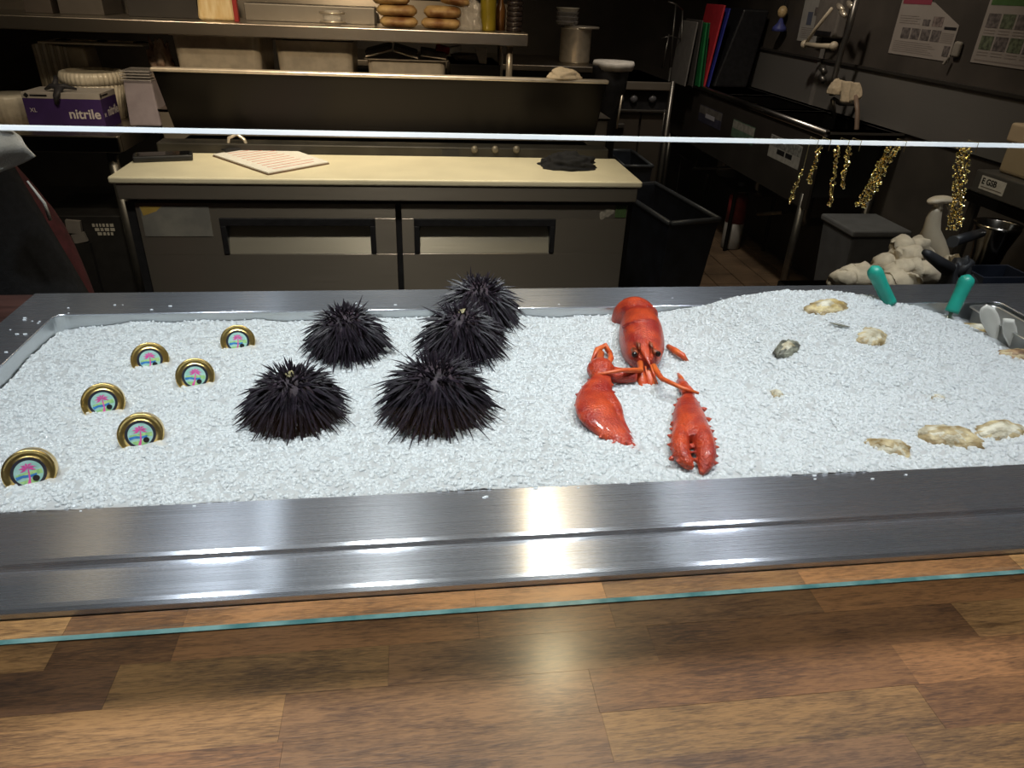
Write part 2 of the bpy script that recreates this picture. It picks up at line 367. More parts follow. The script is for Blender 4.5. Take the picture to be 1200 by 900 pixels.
ICE = bpy.data.materials.new('crushed_ice'); ICE.use_nodes = True
nt = ICE.node_tree; b = nt.nodes['Principled BSDF']
b.inputs['Base Color'].default_value = (.955, .965, .975, 1); b.inputs['Roughness'].default_value = .12; b.inputs['Transmission Weight'].default_value = .14; b.inputs['IOR'].default_value = 1.31
b.inputs['Subsurface Weight'].default_value = 0.0; b.inputs['Subsurface Radius'].default_value = (.85, .95, 1); b.inputs['Subsurface Scale'].default_value = .016
b.inputs['Specular IOR Level'].default_value = .6
g = nt.nodes.new('ShaderNodeNewGeometry'); n1 = nt.nodes.new('ShaderNodeTexNoise'); n1.inputs['Scale'].default_value = 260; n1.inputs['Detail'].default_value = 2
nt.links.new(g.outputs['Position'], n1.inputs['Vector'])
bp = nt.nodes.new('ShaderNodeBump'); bp.inputs['Strength'].default_value = .3; bp.inputs['Distance'].default_value = .002
nt.links.new(n1.outputs['Fac'], bp.inputs['Height']); nt.links.new(bp.outputs[0], b.inputs['Normal'])
tl_ = nt.nodes.new('ShaderNodeBsdfTranslucent'); tl_.inputs[0].default_value = (.93, .96, .98, 1); ms_ = nt.nodes.new('ShaderNodeMixShader'); ms_.inputs[0].default_value = .52
nt.links.new(b.outputs[0], ms_.inputs[1]); nt.links.new(tl_.outputs[0], ms_.inputs[2]); nt.links.new(ms_.outputs[0], nt.nodes['Material Output'].inputs[0])

URCH = [(347, 489, .059, .049), (408, 407, .056, .046), (511, 483, .066, .054), (541, 410, .060, .050), (562, 374, .062, .050)]
upos = [ice(x, y) for x, y, r, h in URCH]
TINS = [(34, 566, 8), (165, 521, 2), (121, 482, 12), (229, 451, -6), (176, 428, 4), (279, 407, 0)]
tpos = [ice(x, y) for x, y, a in TINS]
def build_ice():
    gx = np.arange(X0+.002, X1-.0019, .006); gy = np.arange(Y0+.001, Y1-.0009, .006)
    xx, yy = np.meshgrid(gx, gy); zz = Hn(xx, yy) - .0014 + rng.normal(0, .0004, xx.shape)
    nx, ny = len(gx), len(gy); vs = np.stack([xx, yy, zz], -1).reshape(-1, 3)
    idx = np.arange(nx*ny).reshape(ny, nx)
    q = np.stack([idx[:-1, :-1], idx[:-1, 1:], idx[1:, 1:], idx[1:, :-1]], -1).reshape(-1, 4)
    me = bpy.data.meshes.new('ice_bed'); me.from_pydata(vs.tolist(), [], q.tolist())
    bed = link('crushed_ice', me, ICE, None, True)
    tag(bed, 'bed of white crushed ice filling the steel tub and mounded at the back', 'ice', kind='stuff')
    bm = bmesh.new(); bmesh.ops.create_icosphere(bm, subdivisions=1, radius=1); bm.verts.ensure_lookup_table()
    base = np.array([v.co[:] for v in bm.verts]); tri = np.array([[v.index for v in f.verts] for f in bm.faces]); bm.free()
    N = 46000
    px = rng.uniform(X0+.003, X1-.003, N); py = rng.uniform(Y0+.002, Y1-.003, N)
    keep = np.ones(N, bool)
    for p, (_, _, r, h) in zip(upos, URCH): keep &= ((px-p.x)**2 + (py-p.y)**2) > (r*.55)**2
    for p in tpos: keep &= ~((abs(px-p.x) < .027) & (py > p.y-.002) & (py < p.y+.026))
    keep &= ~((px > .975) & (py > .915))
    px, py = px[keep], py[keep]; N = len(px)
    r = rng.uniform(.0019, .0036, N)*(1 + .45*sm((px-.12)/.15)*sm((.92-py)/.15)*rng.uniform(.3, 1.2, N)); pz = Hn(px, py) - r*.58 + rng.uniform(-.0008, .0008, N)
    # lumpy variants
    V = []
    for s in range(14):
        dirs = rng.normal(size=(7, 3)); dirs /= np.linalg.norm(dirs, axis=1)[:, None]
        b2 = base.copy()
        for d in dirs:                              # chop by planes -> chipped nuggets
            t = b2 @ d; c = rng.uniform(.66, .95); ov = np.clip(t - c, 0, None); b2 -= ov[:, None]*d
        V.append(b2)
    V = np.array(V)[rng.integers(0, 14, N)]
    sc = np.stack([r*rng.uniform(.85, 1.35, N), r*rng.uniform(.85, 1.25, N), r*rng.uniform(.65, 1.0, N)], -1)
    V = V*sc[:, None, :]
    q = rng.normal(size=(N, 4)); q /= np.linalg.norm(q, axis=1)[:, None]; a, bq, c, d = q.T
    R = np.stack([np.stack([1-2*(c*c+d*d), 2*(bq*c-a*d), 2*(bq*d+a*c)], -1), np.stack([2*(bq*c+a*d), 1-2*(bq*bq+d*d), 2*(c*d-a*bq)], -1), np.stack([2*(bq*d-a*c), 2*(c*d+a*bq), 1-2*(bq*bq+c*c)], -1)], 1)
    V = np.einsum('nij,nvj->nvi', R, V) + np.stack([px, py, pz], -1)[:, None, :]
    nv = len(base); T = (tri[None] + (np.arange(N)*nv)[:, None, None]).reshape(-1)
    me = bpy.data.meshes.new('ice_nuggets'); me.vertices.add(N*nv); me.vertices.foreach_set('co', V.reshape(-1).astype(np.float32))
    nt_ = len(T)//3; me.loops.add(len(T)); me.loops.foreach_set('vertex_index', T.astype(np.int32))
    me.polygons.add(nt_); me.polygons.foreach_set('loop_start', np.arange(0, len(T), 3, dtype=np.int32))
    me.update(calc_edges=True); me.validate()
    o = link('ice_nuggets', me, ICE, bed, False); tag(o, kind='stuff')
    return bed
build_ice()

# ------------------------------------------------------------------ glass guard
GL = bpy.data.materials.new('guard_glass'); GL.use_nodes = True; nt = GL.node_tree; nt.nodes.clear()
o_ = nt.nodes.new('ShaderNodeOutputMaterial'); mx = nt.nodes.new('ShaderNodeMixShader'); tr = nt.nodes.new('ShaderNodeBsdfTransparent'); gl = nt.nodes.new('ShaderNodeBsdfGlossy'); fr_ = nt.nodes.new('ShaderNodeFresnel')
tr.inputs[0].default_value = (.955, .975, .965, 1); gl.inputs['Roughness'].default_value = .0; fr_.inputs[0].default_value = 1.45
gb_ = nt.nodes.new('ShaderNodeNewGeometry'); mi_ = nt.nodes.new('ShaderNodeMapRange')   # same reflectance from both sides of the slab
mi_.inputs['To Min'].default_value = 1.45; mi_.inputs['To Max'].default_value = 1/1.45; nt.links.new(gb_.outputs['Backfacing'], mi_.inputs['Value']); nt.links.new(mi_.outputs[0], fr_.inputs[0])
nt.links.new(fr_.outputs[0], mx.inputs[0]); nt.links.new(tr.outputs[0], mx.inputs[1]); nt.links.new(gl.outputs[0], mx.inputs[2]); nt.links.new(mx.outputs[0], o_.inputs[0])
EDGE = mat('polished_glass_edge', (.78, .86, .92), .18, col2=(.93, .96, .98), vscale=14, coat=.6)
EDGEB = mat('teal_glass_edge', (.10, .27, .28), .15, col2=(.30, .52, .52), vscale=30, coat=.6)
GT = 1.341; GY0, GY1 = .4455, .4505
gg = thing('glass_guard', 'upright clear glass sneeze guard standing on the wooden counter', 'glass guard', (.1, .448, WZ))
B((-.93, GY0, WZ+.0012), (1.09, GY1, GT-.0024)).build('glass_pane', GL, gg)
e = MB().hexa([(-.93, GY0, GT-.0024), (1.09, GY0, GT-.0024), (1.09, GY1, GT-.0024), (-.93, GY1, GT-.0024)], [(-.93, GY0+.0028, GT), (1.09, GY0+.0028, GT), (1.09, GY1, GT), (-.93, GY1, GT)]).build('top_edge', EDGE, gg, bevel=.0004); tag(e, 'bright polished top edge of the glass')
e = B((-.93, GY0, WZ+.0002), (1.09, GY1, WZ+.0012)).build('bottom_edge', EDGEB, gg); tag(e, 'thin teal bottom edge of the glass')

# ------------------------------------------------------------------ sea urchins
SPINE = mat('urchin_spine', (.008, .006, .010), .42, col2=(.023, .015, .025), vscale=220, spec=.5)
UBODY = mat('urchin_shell', (.022, .010, .018), .7, var=.4, vscale=120)
UCAP = mat('urchin_cap', (.30, .26, .14), .6, var=.3, vscale=200)
ulab = ['black sea urchin with a pale crown spot, between the gold tins and the other urchins',
        'compact black sea urchin near the tub back wall, apart from the row of three',
        'large spiny black sea urchin lowest in the row of three, next to the lobster',
        'black sea urchin in the middle of the row of three overlapping urchins',
        'black sea urchin touching the steel rim, rearmost of the row of three']
def urchin(i, p, r, h, nsp):
    rr = random.Random(50+i)
    zc = H(p.x, p.y) + h*.48; c = Vector((p.x, p.y, zc))
    t = thing('sea_urchin', ulab[i], 'sea urchin', (p.x, p.y, H(p.x, p.y)), 'sea urchins on the ice')
    rb = r*.66; hb = h*.80
    MB().lathe([(rb*math.sin(a)+1e-5, hb*math.cos(a)*(1 if a < 1.6 else .6)) for a in np.linspace(math.pi-.02, .02, 14)], c, seg=24).build('shell', UBODY, t, smooth=True)
    m = MB()
    for s in range(nsp):
        u = (s+.5)/nsp; zz = 1 - u*1.62; ph = s*2.399963 + rr.uniform(-.25, .25)
        st = math.sqrt(max(0, 1-zz*zz)); nrm = Vector((st*math.cos(ph), st*math.sin(ph), zz))
        base = c + Vector((nrm.x*rb, nrm.y*rb, nrm.z*hb))
        tang = Vector((math.cos(ph), math.sin(ph), 0))
        d = (nrm*.9 + tang*.35*st + Vector((rr.gauss(0, .22), rr.gauss(0, .22), rr.gauss(0, .20))) - Vector((0, 0, 1.25))*st*st).normalized()
        L = r*(.17 + .55*st**2.6 + rr.uniform(-.09, .09)*(1+1.6*st))*(1.0 if rr.random() > .10 else 1.35)
        tip = base + d*L; droop = Vector((0, 0, -1))*L*(.04+.08*st)*rr.uniform(.3, 1.3)
        mid = base + d*L*.55 + droop*.25; tip = tip + droop
        lim = H(tip.x, tip.y) - .004
        if tip.z < lim: tip.z = lim
        w_ = rr.uniform(.00095, .00165)
        ax = d.cross(Vector((0, 0, 1)) if abs(d.z) < .95 else Vector((1, 0, 0))).normalized(); ay = d.cross(ax)
        vs = []
        for q, rad in ((base - d*.004, w_), (mid, w_*.95)):
            for k in range(4): vs.append(q + ax*rad*math.cos(k*math.pi/2) + ay*rad*math.sin(k*math.pi/2))
        vs.append(tip)
        m.add(vs, [(0,1,5,4),(1,2,6,5),(2,3,7,6),(3,0,4,7),(4,5,8),(5,6,8),(6,7,8),(7,4,8)])
    sp = m.build('spines', SPINE, t); tag(sp, kind='stuff')
    if i in (0, 3):
        cl = cloth_lump('crown_spot', UCAP, t, c + Vector((.0, -.004, hb*.96)), (.006, .006, .006), i+3, seg=10)
    return t
for i, (p, (_, _, r, h)) in enumerate(zip(upos, URCH)): urchin(i, p, r, h, (720, 720, 840, 720, 720)[i])

# ------------------------------------------------------------------ caviar tins
TB = mat('tin_black_ring', (.030, .032, .045), .35, var=.2, vscale=200)
TL = mat('tin_label_aqua', (.32, .60, .52), .4, col2=(.45, .68, .66), vscale=120)
TG = mat('tin_label_green', (.26, .55, .22), .4, col2=(.50, .72, .30), vscale=260)
TPK = mat('tin_pink', (.80, .10, .40), .4, var=.1, vscale=100)
TBL = mat('tin_blue', (.05, .22, .55), .4, var=.15, vscale=200)
tl = ['gold lidded tin with palm label in the corner of the ice nearest the front rim', 'gold lidded tin with upright palm label midway between urchin and corner tin',
      'gold lidded tin leaning sideways, palm label, closest to the left tub wall', 'gold lidded tin with tilted palm label closest to the front left urchin',
      'gold lidded tin with palm label behind the leaning one, toward the tub back wall', 'gold lidded tin sunk half deep near the back rim, beside the small urchin']
def tin(i, p, roll):
    r = .0245
    cx = p.x; yb = p.y
    up = Vector((0, .42, .907)).normalized()            # tin plane leans back
    toc = (P - Vector((p.x, p.y, p.z))); nrm = Vector((toc.x*.9, -1.0, .46)).normalized()
    up = (up - nrm*up.dot(nrm)).normalized(); xd = up.cross(nrm).normalized()
    ca, sa = math.cos(math.radians(roll)), math.sin(math.radians(roll))
    xr = xd*ca + up*sa; ur = up*ca - xd*sa
    M = Matrix((xr, ur, nrm)).transposed()
    depth = (-.006, .004, .003, .004, .000, .0015)[i]
    c = Vector((p.x, p.y, H(p.x, p.y))) + up*(r*(.30 if i else .66)) - nrm*.004 + up*depth
    t = thing('caviar_tin', tl[i], 'tin', (p.x, p.y, H(p.x, p.y)-.01), 'gold tins in the ice')
    MB().lathe([(r*.98, -.020), (r*.98, -.009), (r*.93, -.0085), (r*.93, -.0078), (r, -.007), (r, -.0005), (r*.985, .0012), (r*.94, .0018), (r*.90, .0011), (r*.74, .0002), (r*.70, .0012), (r*.66, .0015), (1e-4, .0015)], c, M, 48).build('tin_body', GOLD, t, smooth=True)
    def disc(name, rad, z, m, s=40, par=t): return MB().lathe([(rad, z-.0002), (rad, z), (1e-5, z)], c, M, s).build(name, m, par)
    disc('black_ring', r*.66, .0018, TB); lab = disc('label_disc', r*.54, .0020, TL)
    def L(x, y, z=.0021): return c + M @ Vector((x*r*.54, y*r*.54, z))
    def poly(name, pts, m, z=.0022):
        MB().add([L(x, y, z) for x, y in pts] + [L(x, y, z-.0002) for x, y in pts], [tuple(range(len(pts)))] + [(k, (k+1) % len(pts), len(pts)+(k+1) % len(pts), len(pts)+k) for k in range(len(pts))]).build(name, m, lab)
    poly('green_field', [(-.85, .0), (.92, .18), (.95, -.2), (-.9, -.22)], TG, .00215)
    poly('green_field', [(-.75, -.60), (.72, -.42), (.45, -.86), (-.1, -.97), (-.5, -.84)], TG, .00215)
    poly('blue_script', [(-.92, -.18), (-.4, -.10), (.1, -.16), (.55, -.08), (.5, -.26), (.05, -.36), (-.45, -.30), (-.88, -.44)], TBL, .0022)
    for a in (12, 55, 95, 135, 172, 205, 335):                       # palm fronds
        a = math.radians(a); dx, dy = math.cos(a), math.sin(a)
        poly('palm_frond', [(0, .40), (dx*.3-dy*.10, .40+dy*.3+dx*.10), (dx*.62, .40+dy*.46-.06), (dx*.3+dy*.06, .40+dy*.3-dx*.06)], TPK, .00225)
    poly('palm_trunk', [(-.02, .3), (.08, .3), (.06, -.45), (.0, -.95), (-.26, -.90), (-.06, -.45)], TPK, .00222)
    MB().lathe([(r*.13, 0), (r*.13, .0004), (1e-5, .0004)], L(.42, -.50, .0021), M, 20).build('black_seal', BLACK, lab)
for i, (p, (_, _, a)) in enumerate(zip(tpos, TINS)): tin(i, p, a)

# ------------------------------------------------------------------ lobster
LOB = mat('lobster_shell', (.31, .017, .010), .34, col2=(.56, .066, .018), vscale=46, bump=.7, bscale=330, coat=.25)
nt = LOB.node_tree; b = nt.nodes['Principled BSDF']; rp_ = [n for n in nt.nodes if n.type == 'VALTORGB'][0]
vo = nt.nodes.new('ShaderNodeTexVoronoi'); vo.inputs['Scale'].default_value = 330; nt.links.new([n for n in nt.nodes if n.type == 'MAPPING'][0].outputs[0], vo.inputs['Vector'])
r2_ = nt.nodes.new('ShaderNodeValToRGB'); r2_.color_ramp.elements[0].position = .18; r2_.color_ramp.elements[1].position = .34; r2_.color_ramp.elements[0].color = (.55, .55, .55, 1); r2_.color_ramp.elements[1].color = (0, 0, 0, 1)
nt.links.new(vo.outputs['Distance'], r2_.inputs[0]); mxc = nt.nodes.new('ShaderNodeMixRGB'); mxc.inputs[2].default_value = (.20, .012, .012, 1)
nt.links.new(r2_.outputs[0], mxc.inputs[0]); nt.links.new(rp_.outputs[0], mxc.inputs[1]); nt.links.new(mxc.outputs[0], b.inputs['Base Color'])
LOBD = mat('lobster_dark', (.10, .020, .010), .45, col2=(.30, .06, .015), vscale=90, bump=.3, bscale=300)
LOBO = mat('lobster_orange', (.62, .13, .025), .35, col2=(.50, .06, .02), vscale=60, bump=.2, bscale=300)
Zv = Vector((0, 0, 1))
lp = ice(750, 425)
lob = thing('lobster', 'whole red cooked lobster lying on the ice with both claws toward the front rim', 'lobster', (lp.x, lp.y, lp.z))
def along(pts, rx, rz, tilt=0):
    """loft sections along a path; rx sideways, rz up"""
    out = []; pts = [Vector(p) for p in pts]
    def cr(a, b, c, d, t): return .5*((2*b) + (c-a)*t + (2*a-5*b+4*c-d)*t*t + (3*b-a-3*c+d)*t*t*t)
    P2, X2, Z2 = [], [], []; n = len(pts)                      # Catmull-Rom resample
    for i in range(n-1):
        k = [max(0, i-1), i, i+1, min(n-1, i+2)]
        for q in range(5):
            t = q/5; P2.append(cr(*[pts[j] for j in k], t)); X2.append(max(.0006, cr(*[rx[j] for j in k], t))); Z2.append(max(.0006, cr(*[rz[j] for j in k], t)))
    pts = P2 + [pts[-1]]; rx = X2 + [rx[-1]]; rz = Z2 + [rz[-1]]
    for i, p in enumerate(pts):
        t = (pts[min(i+1, len(pts)-1)] - pts[max(i-1, 0)]).normalized(); x = t.cross(Zv).normalized(); z = x.cross(t).normalized()
        x2 = x*math.cos(tilt) + z*math.sin(tilt); z2 = z*math.cos(tilt) - x*math.sin(tilt)
        out.append((p, rx[i], rz[i], x2, z2))
    return out
bodym = MB()
ca = ice(752, 440); cb = ice(742, 392); zc = H(.33, .93)
A = Vector((ca.x+.003, ca.y+.002, zc+.017)); pB_ = ony(747, 382, 1.03); Bk = Vector((pB_.x, 1.03, zc+.014))
cp = [A.lerp(Bk, t) for t in (0, .06, .16, .32, .5, .68, .84, .95, 1.0)]
bodym.loft(along(cp, [.010, .019, .026, .032, .034, .0335, .030, .025, .016], [.010, .018, .026, .034, .038, .038, .034, .027, .016]), 28)
# cervical groove and raised rear edge of the carapace
for t_, dr in ((.44, .0008), (.93, .0016)):
    c_ = A.lerp(Bk, t_); rr_ = .0345 if t_ < .6 else .0265
    bodym.tube([c_ + Vector((rr_*math.cos(a), (.020 if t_ < .6 else -.004)*abs(math.cos(a))**2, rr_*(1.10 if t_ < .6 else 1.08)*math.sin(a))) for a in np.linspace(.55, math.pi-.55, 21)], dr+.0012, 8)
# rostrum
bodym.loft(along([A + Vector((0, .030, .020)), A + Vector((0, .006, .016)), A + Vector((.001, -.018, .006))], [.011, .007, .001], [.008, .005, .001]), 10)
# first tail segments bending down to the left rear
tp_ = [Bk + Vector((.002, -.022, .010)), Bk + Vector((-.005, .006, .010)), Bk + Vector((-.016, .020, .000)), Bk + Vector((-.022, .026, -.022))]
bodym.loft(along(tp_, [.026, .026, .022, .017], [.024, .026, .022, .016]), 20)
# left claw (buried tip), carpus, arm
lc_ = [ice(708, 440, .012), ice(702, 452, .014), ice(697, 468, .015), ice(699, 484, .013), ice(712, 500, .006), ice(730, 516, -.003), ice(747, 530, -.004)]
bodym.loft(along(lc_, [.010, .018, .0245, .0255, .022, .014, .005], [.008, .011, .0125, .0125, .011, .008, .004]), 20)
bodym.loft(along([ice(710, 462, .015), ice(717, 478, .013), ice(724, 495, .004), ice(738, 512, -.004)], [.010, .013, .010, .004], [.010, .012, .009, .004]), 14)
bodym.loft(along([ice(705, 428, .016), ice(704, 434, .016), ice(706, 443, .014)], [.015, .020, .012], [.013, .016, .011]), 16)
bodym.loft(along([ice(712, 436, .012), ice(726, 440, .008), ice(745, 440, .010)], [.011, .013, .010], [.010, .011, .009]), 14)
# right claw with two fingers, carpus
rc_ = [ice(807, 466, .008), ice(806, 475, .010), ice(808, 492, .012), ice(811, 508, .012), ice(815, 518, .011)]
bodym.loft(along(rc_, [.008, .015, .021, .020, .014], [.008, .013, .017, .016, .011]), 20)
bodym.loft(along([ice(799, 500, .012), ice(797, 514, .012), ice(798, 530, .011), ice(806, 543, .008), ice(812, 549, .006)], [.010, .011, .010, .007, .002], [.010, .012, .011, .008, .003]), 14)
bodym.loft(along([ice(818, 498, .012), ice(823, 514, .013), ice(827, 530, .012), ice(826, 545, .007), ice(822, 555, .003)], [.012, .013, .012, .009, .003], [.012, .014, .012, .009, .003]), 14)
bodym.loft(along([ice(803, 455, .010), ice(806, 461, .010), ice(808, 470, .008)], [.007, .009, .006], [.007, .009, .006]), 12)
bodym.loft(along([ice(797, 447, .0), ice(801, 453, .008), ice(804, 459, .009)], [.006, .008, .006], [.005, .008, .006]), 12)
# knobs and spines along the claw edges
def spike(px, py, dz, d, L=.0065, r=.0042):
    p = ice(px, py, dz); bodym.tube([p, p + Vector(d).normalized()*L*.5, p + Vector(d).normalized()*L], [r, r*.6, .0004], 6)
for px, py, d in ((694, 430, (-1, 0, .4)), (697, 434, (-1, 0, .2)), (712, 432, (0, 0, 1)), (700, 430, (-.4, 0, 1)),
                  (792, 486, (-1, 0, .2)), (790, 498, (-1, 0, .2)), (788, 512, (-1, 0, .2)), (790, 526, (-1, -.2, .1)), (824, 480, (1, 0, .3)), (829, 492, (1, 0, .3)), (832, 506, (1, 0, .3)), (834, 520, (1, 0, .3)), (833, 534, (1, -.3, .1)), (802, 470, (-.5, 0, 1)), (814, 473, (.6, 0, 1)), (788, 537, (-1, -.4, 0))):
    spike(px, py, .010, d)
def edge_spikes(path, rx, sides, n, up=.25, L=.0062, r=.0034):
    rr = random.Random(n*7+len(path))
    for k in range(n):
        u = .12 + .80*k/max(1, n-1); q = u*(len(path)-1); a_ = min(int(q), len(path)-2); f_ = q-a_
        p_ = Vector(path[a_]).lerp(Vector(path[a_+1]), f_); w_ = rx[a_]*(1-f_)+rx[a_+1]*f_; t_ = (Vector(path[a_+1])-Vector(path[a_])).normalized(); x_ = t_.cross(Zv).normalized()
        for sd_ in sides:
            s_ = p_ + x_*sd_*w_*.92; d_ = (x_*sd_ + Zv*up*rr.uniform(-.3, 1.6)).normalized(); l_ = L*rr.uniform(.7, 1.25)
            bodym.tube([s_, s_ + d_*l_*.5, s_ + d_*l_], [r, r*.62, .0004], 6)
edge_spikes(lc_, [.010, .018, .0245, .0255, .022, .014, .005], (1, -1), 9)
edge_spikes(lc_, [.006, .012, .014, .014, .010, .006, .003], (1,), 6, up=3.2, L=.0125, r=.003)
edge_spikes(rc_, [.008, .015, .021, .020, .014], (1, -1), 6)
edge_spikes([ice(818, 498, .012), ice(823, 514, .013), ice(827, 530, .012), ice(826, 545, .007)], [.012, .013, .012, .009], (-1, 1), 5)
edge_spikes([ice(799, 500, .012), ice(797, 514, .012), ice(798, 530, .011), ice(806, 543, .008)], [.010, .011, .010, .007], (1, -1), 5)
body = bodym.build('lobster_body', LOB, lob, smooth=True)
rm = body.modifiers.new('remesh', 'REMESH'); rm.mode = 'VOXEL'; rm.voxel_size = .0012; rm.use_smooth_shade = True
smm = body.modifiers.new('smooth', 'SMOOTH'); smm.iterations = 1; smm.factor = .5
# antennae, antennules
aL = A + Vector((-.012, -.020, .000)); aR = A + Vector((.014, -.022, -.006))
MB().tube([aL + Vector((.004, .018, .002)), aL, ice(728, 434, .026), ice(706, 438, .024), ice(693, 441, .014)], [.0050, .0042, .0032, .0026, .0016], 10).build('antenna', LOBO, lob, smooth=True)
MB().tube([aR + Vector((-.003, .018, .004)), aR, ice(776, 444, .024), ice(800, 455, .022), ice(819, 461, .018)], [.0048, .0042, .0034, .0028, .0018], 10).build('antenna', LOBO, lob, smooth=True)
for s in (-1, 1):
    e = A + Vector((.014*s, .008, .014))
    MB().tube([e + Vector((0, .010, 0)), e, e + Vector((.003*s, -.006, .001))], [.004, .0045, .004], 10).build('eye_stalk', LOBD, lob, smooth=True)
    MB().lathe([(.0042*math.sin(a)+1e-5, -.0042*math.cos(a)) for a in np.linspace(0, math.pi, 9)], e + Vector((.0035*s, -.008, .001)), seg=14).build('eye', mat('eye_black', (.01, .008, .008), .12), lob, smooth=True)
    MB().tube([e + Vector((-.004*s, .012, .010)), e + Vector((-.005*s, .004, .011)), e + Vector((-.004*s, -.004, .007))], [.0016, .003, .0012], 8).build('brow_ridge', LOBD, lob, smooth=True)
MB().tube([A + Vector((.004, -.012, .004)), A + Vector((.007, -.024, -.006)), A + Vector((.012, -.033, -.018))], [.0016, .0014, .0008], 8).build('antennule', LOBO, lob, smooth=True)
MB().tube([A + Vector((-.003, -.012, .002)), A + Vector((-.002, -.022, -.010)), A + Vector((.004, -.030, -.022))], [.0016, .0014, .0008], 8).build('antennule', LOBO, lob, smooth=True)
# mouthparts
for dx in (-.010, .002):
    q = A + Vector((dx, -.012, -.006))
    MB().loft(along([q, q + Vector((.001, -.012, -.010)), q + Vector((.003, -.022, -.020)), q + Vector((.004, -.028, -.027))], [.006, .0075, .006, .003], [.005, .006, .005, .003]), 10).build('mouthpart', LOBO, lob, smooth=True)
# walking legs that stick out of the ice
for pts, rs in (([ice(716, 416, .006), ice(709, 405, .013), ice(700, 410, .012), ice(692, 426, .002)], [.004, .005, .0048, .0012]),
                ([ice(704, 414, .010), ice(702, 426, .014), ice(704, 434, .010)], [.0055, .006, .006]),
                ([ice(714, 412, .004), ice(716, 420, .010), ice(711, 430, .010)], [.004, .0045, .004]),
                ([ice(783, 406, .004), ice(791, 411, .008), ice(800, 417, .007), ice(806, 424, -.002)], [.0040, .0052, .0050, .0022]),
                ([ice(794, 438, -.003), ice(798, 443, .002), ice(802, 450, .003)], [.0026, .0034, .003])):
    MB().tube(pts, rs, 10).build('walking_leg', LOBO, lob, smooth=True)

# ------------------------------------------------------------------ oysters
def oy(name, a, b): return mat(name, a, .55, col2=b, vscale=55, bump=.6, bscale=160, stretch=(1, 1, 2))
OYM = {'tan': oy('oyster_tan', (.22, .15, .06), (.60, .50, .30)), 'pale': oy('oyster_pale', (.30, .25, .15), (.68, .64, .52)),
       'grey': oy('oyster_grey', (.05, .05, .04), (.26, .26, .20)), 'yellow': oy('oyster_yellow', (.34, .23, .07), (.66, .55, .30)), 'brown': oy('oyster_brown', (.12, .06, .03), (.38, .24, .12))}
def oyster(i, label, px, py, wpx, hpx, ang, kind, lift, tilt=0., roll=0.):
    c = ice(px, py, 0); d = (c - P).length; Lx = wpx/F*d*.5; rr = random.Random(900+i)
    foresh = .56
    Ly = max(.010, hpx/F*d*.5/foresh*.9)
    t = thing('oyster', label, 'oyster', tuple(c), 'oysters in the ice')
    M = Matrix.Rotation(math.radians(ang), 3, 'Z') @ Matrix.Rotation(roll, 3, 'Y') @ Matrix.Rotation(tilt, 3, 'X')
    seg = 36; rings = 9
    alt = {'tan': ('tan', 'pale', 'tan', 'brown'), 'pale': ('tan', 'pale', 'pale', 'grey'), 'grey': ('grey', 'grey', 'pale', 'grey'), 'yellow': ('tan', 'yellow', 'pale', 'yellow'), 'brown': ('brown', 'tan', 'brown', 'grey')}[kind]
    for lay in range(3):
        s = (1, .84, .60)[lay]; z0 = lift + lay*.0019; m = MB(); vs = []; fs = []
        off = Vector((-.24*Lx*(1-s), 0, 0))
        for k in range(rings+1):
            q = k/rings
            for j in range(seg):
                a = 2*math.pi*j/seg; ca_, sa_ = math.cos(a), math.sin(a)
                rad = (1 + .16*noise.noise(Vector((ca_*2, sa_*2, i*3.1+lay*.7))) + .16*(1-.3*lay)*noise.noise(Vector((ca_*7, sa_*7, i+lay*2.))))
                taper = .62 + .38*ca_                                  # pointed hinge end
                x = ca_*rad*q*Lx*s*1.08; y = sa_*rad*q*Ly*s*(.80+.45*taper)*.72 + .10*Ly*math.sin(x/Lx*2.2)
                z = z0 + .26*min(Lx, Ly)*(1-q**2)*(1-.5*lay/4) + .0012*s*math.sin(a*(9-lay*2)+i+lay*2)*q**3 + .0010*noise.noise(Vector((x*260, y*260, i*2.+lay))) - .0022*q**4
                vs.append(c + M @ (Vector((x, y, z)) + off))
        for k in range(rings):
            for j in range(seg): fs.append((k*seg+j, k*seg+(j+1) % seg, (k+1)*seg+(j+1) % seg, (k+1)*seg+j))
        n0 = len(vs); vs += [Vector(vs[rings*seg+j]) - M @ Vector((0, 0, .0016 if lay else .006)) for j in range(seg)]
        for j in range(seg): fs.append((rings*seg+j, rings*seg+(j+1) % seg, n0+(j+1) % seg, n0+j))
        fs.append(tuple(n0+j for j in range(seg))[::-1])
        m.add(vs, fs).build('shell_layer', OYM[alt[lay]], t, smooth=True)
OY = [('large pale yellow oyster on top of the ice mound near the back rim', 968, 361, 52, 20, 10, 'yellow', .004, .25),
      ('small dark grey-green oyster standing curled on the ice between lobster and mound', 922, 410, 40, 18, 28, 'grey', .005, .3),
      ('frosted pale oyster crusted with ice just in front of the mound top', 1022, 394, 42, 22, 25, 'pale', .000, .2),
      ('tiny pale oyster tip poking from the ice below the dark curled one', 911, 461, 18, 12, 60, 'pale', -.0005, .0),
      ('small tan oyster half sunk near the front rim, closest to the lobster claw', 1042, 524, 42, 24, -35, 'tan', .000, .2),
      ('long tan oyster with a brown spot between two others at the front of the ice', 1111, 512, 56, 30, -30, 'tan', .002, .2),
      ('wide pale oyster with layered edge lying beside the long tan one', 1172, 506, 58, 22, 4, 'pale', .002, .2),
      ('slim yellow oyster lying against the small steel pan', 1155, 387, 54, 14, -25, 'yellow', .003, .3),
      ('brown rough oyster at the right end of the ice below the steel pan', 1194, 418, 40, 18, -22, 'brown', .003, .2),
      ('faint grey oyster nearly covered by ice behind the long tan one', 1102, 464, 36, 30, -20, 'grey', -.0085, .0)]
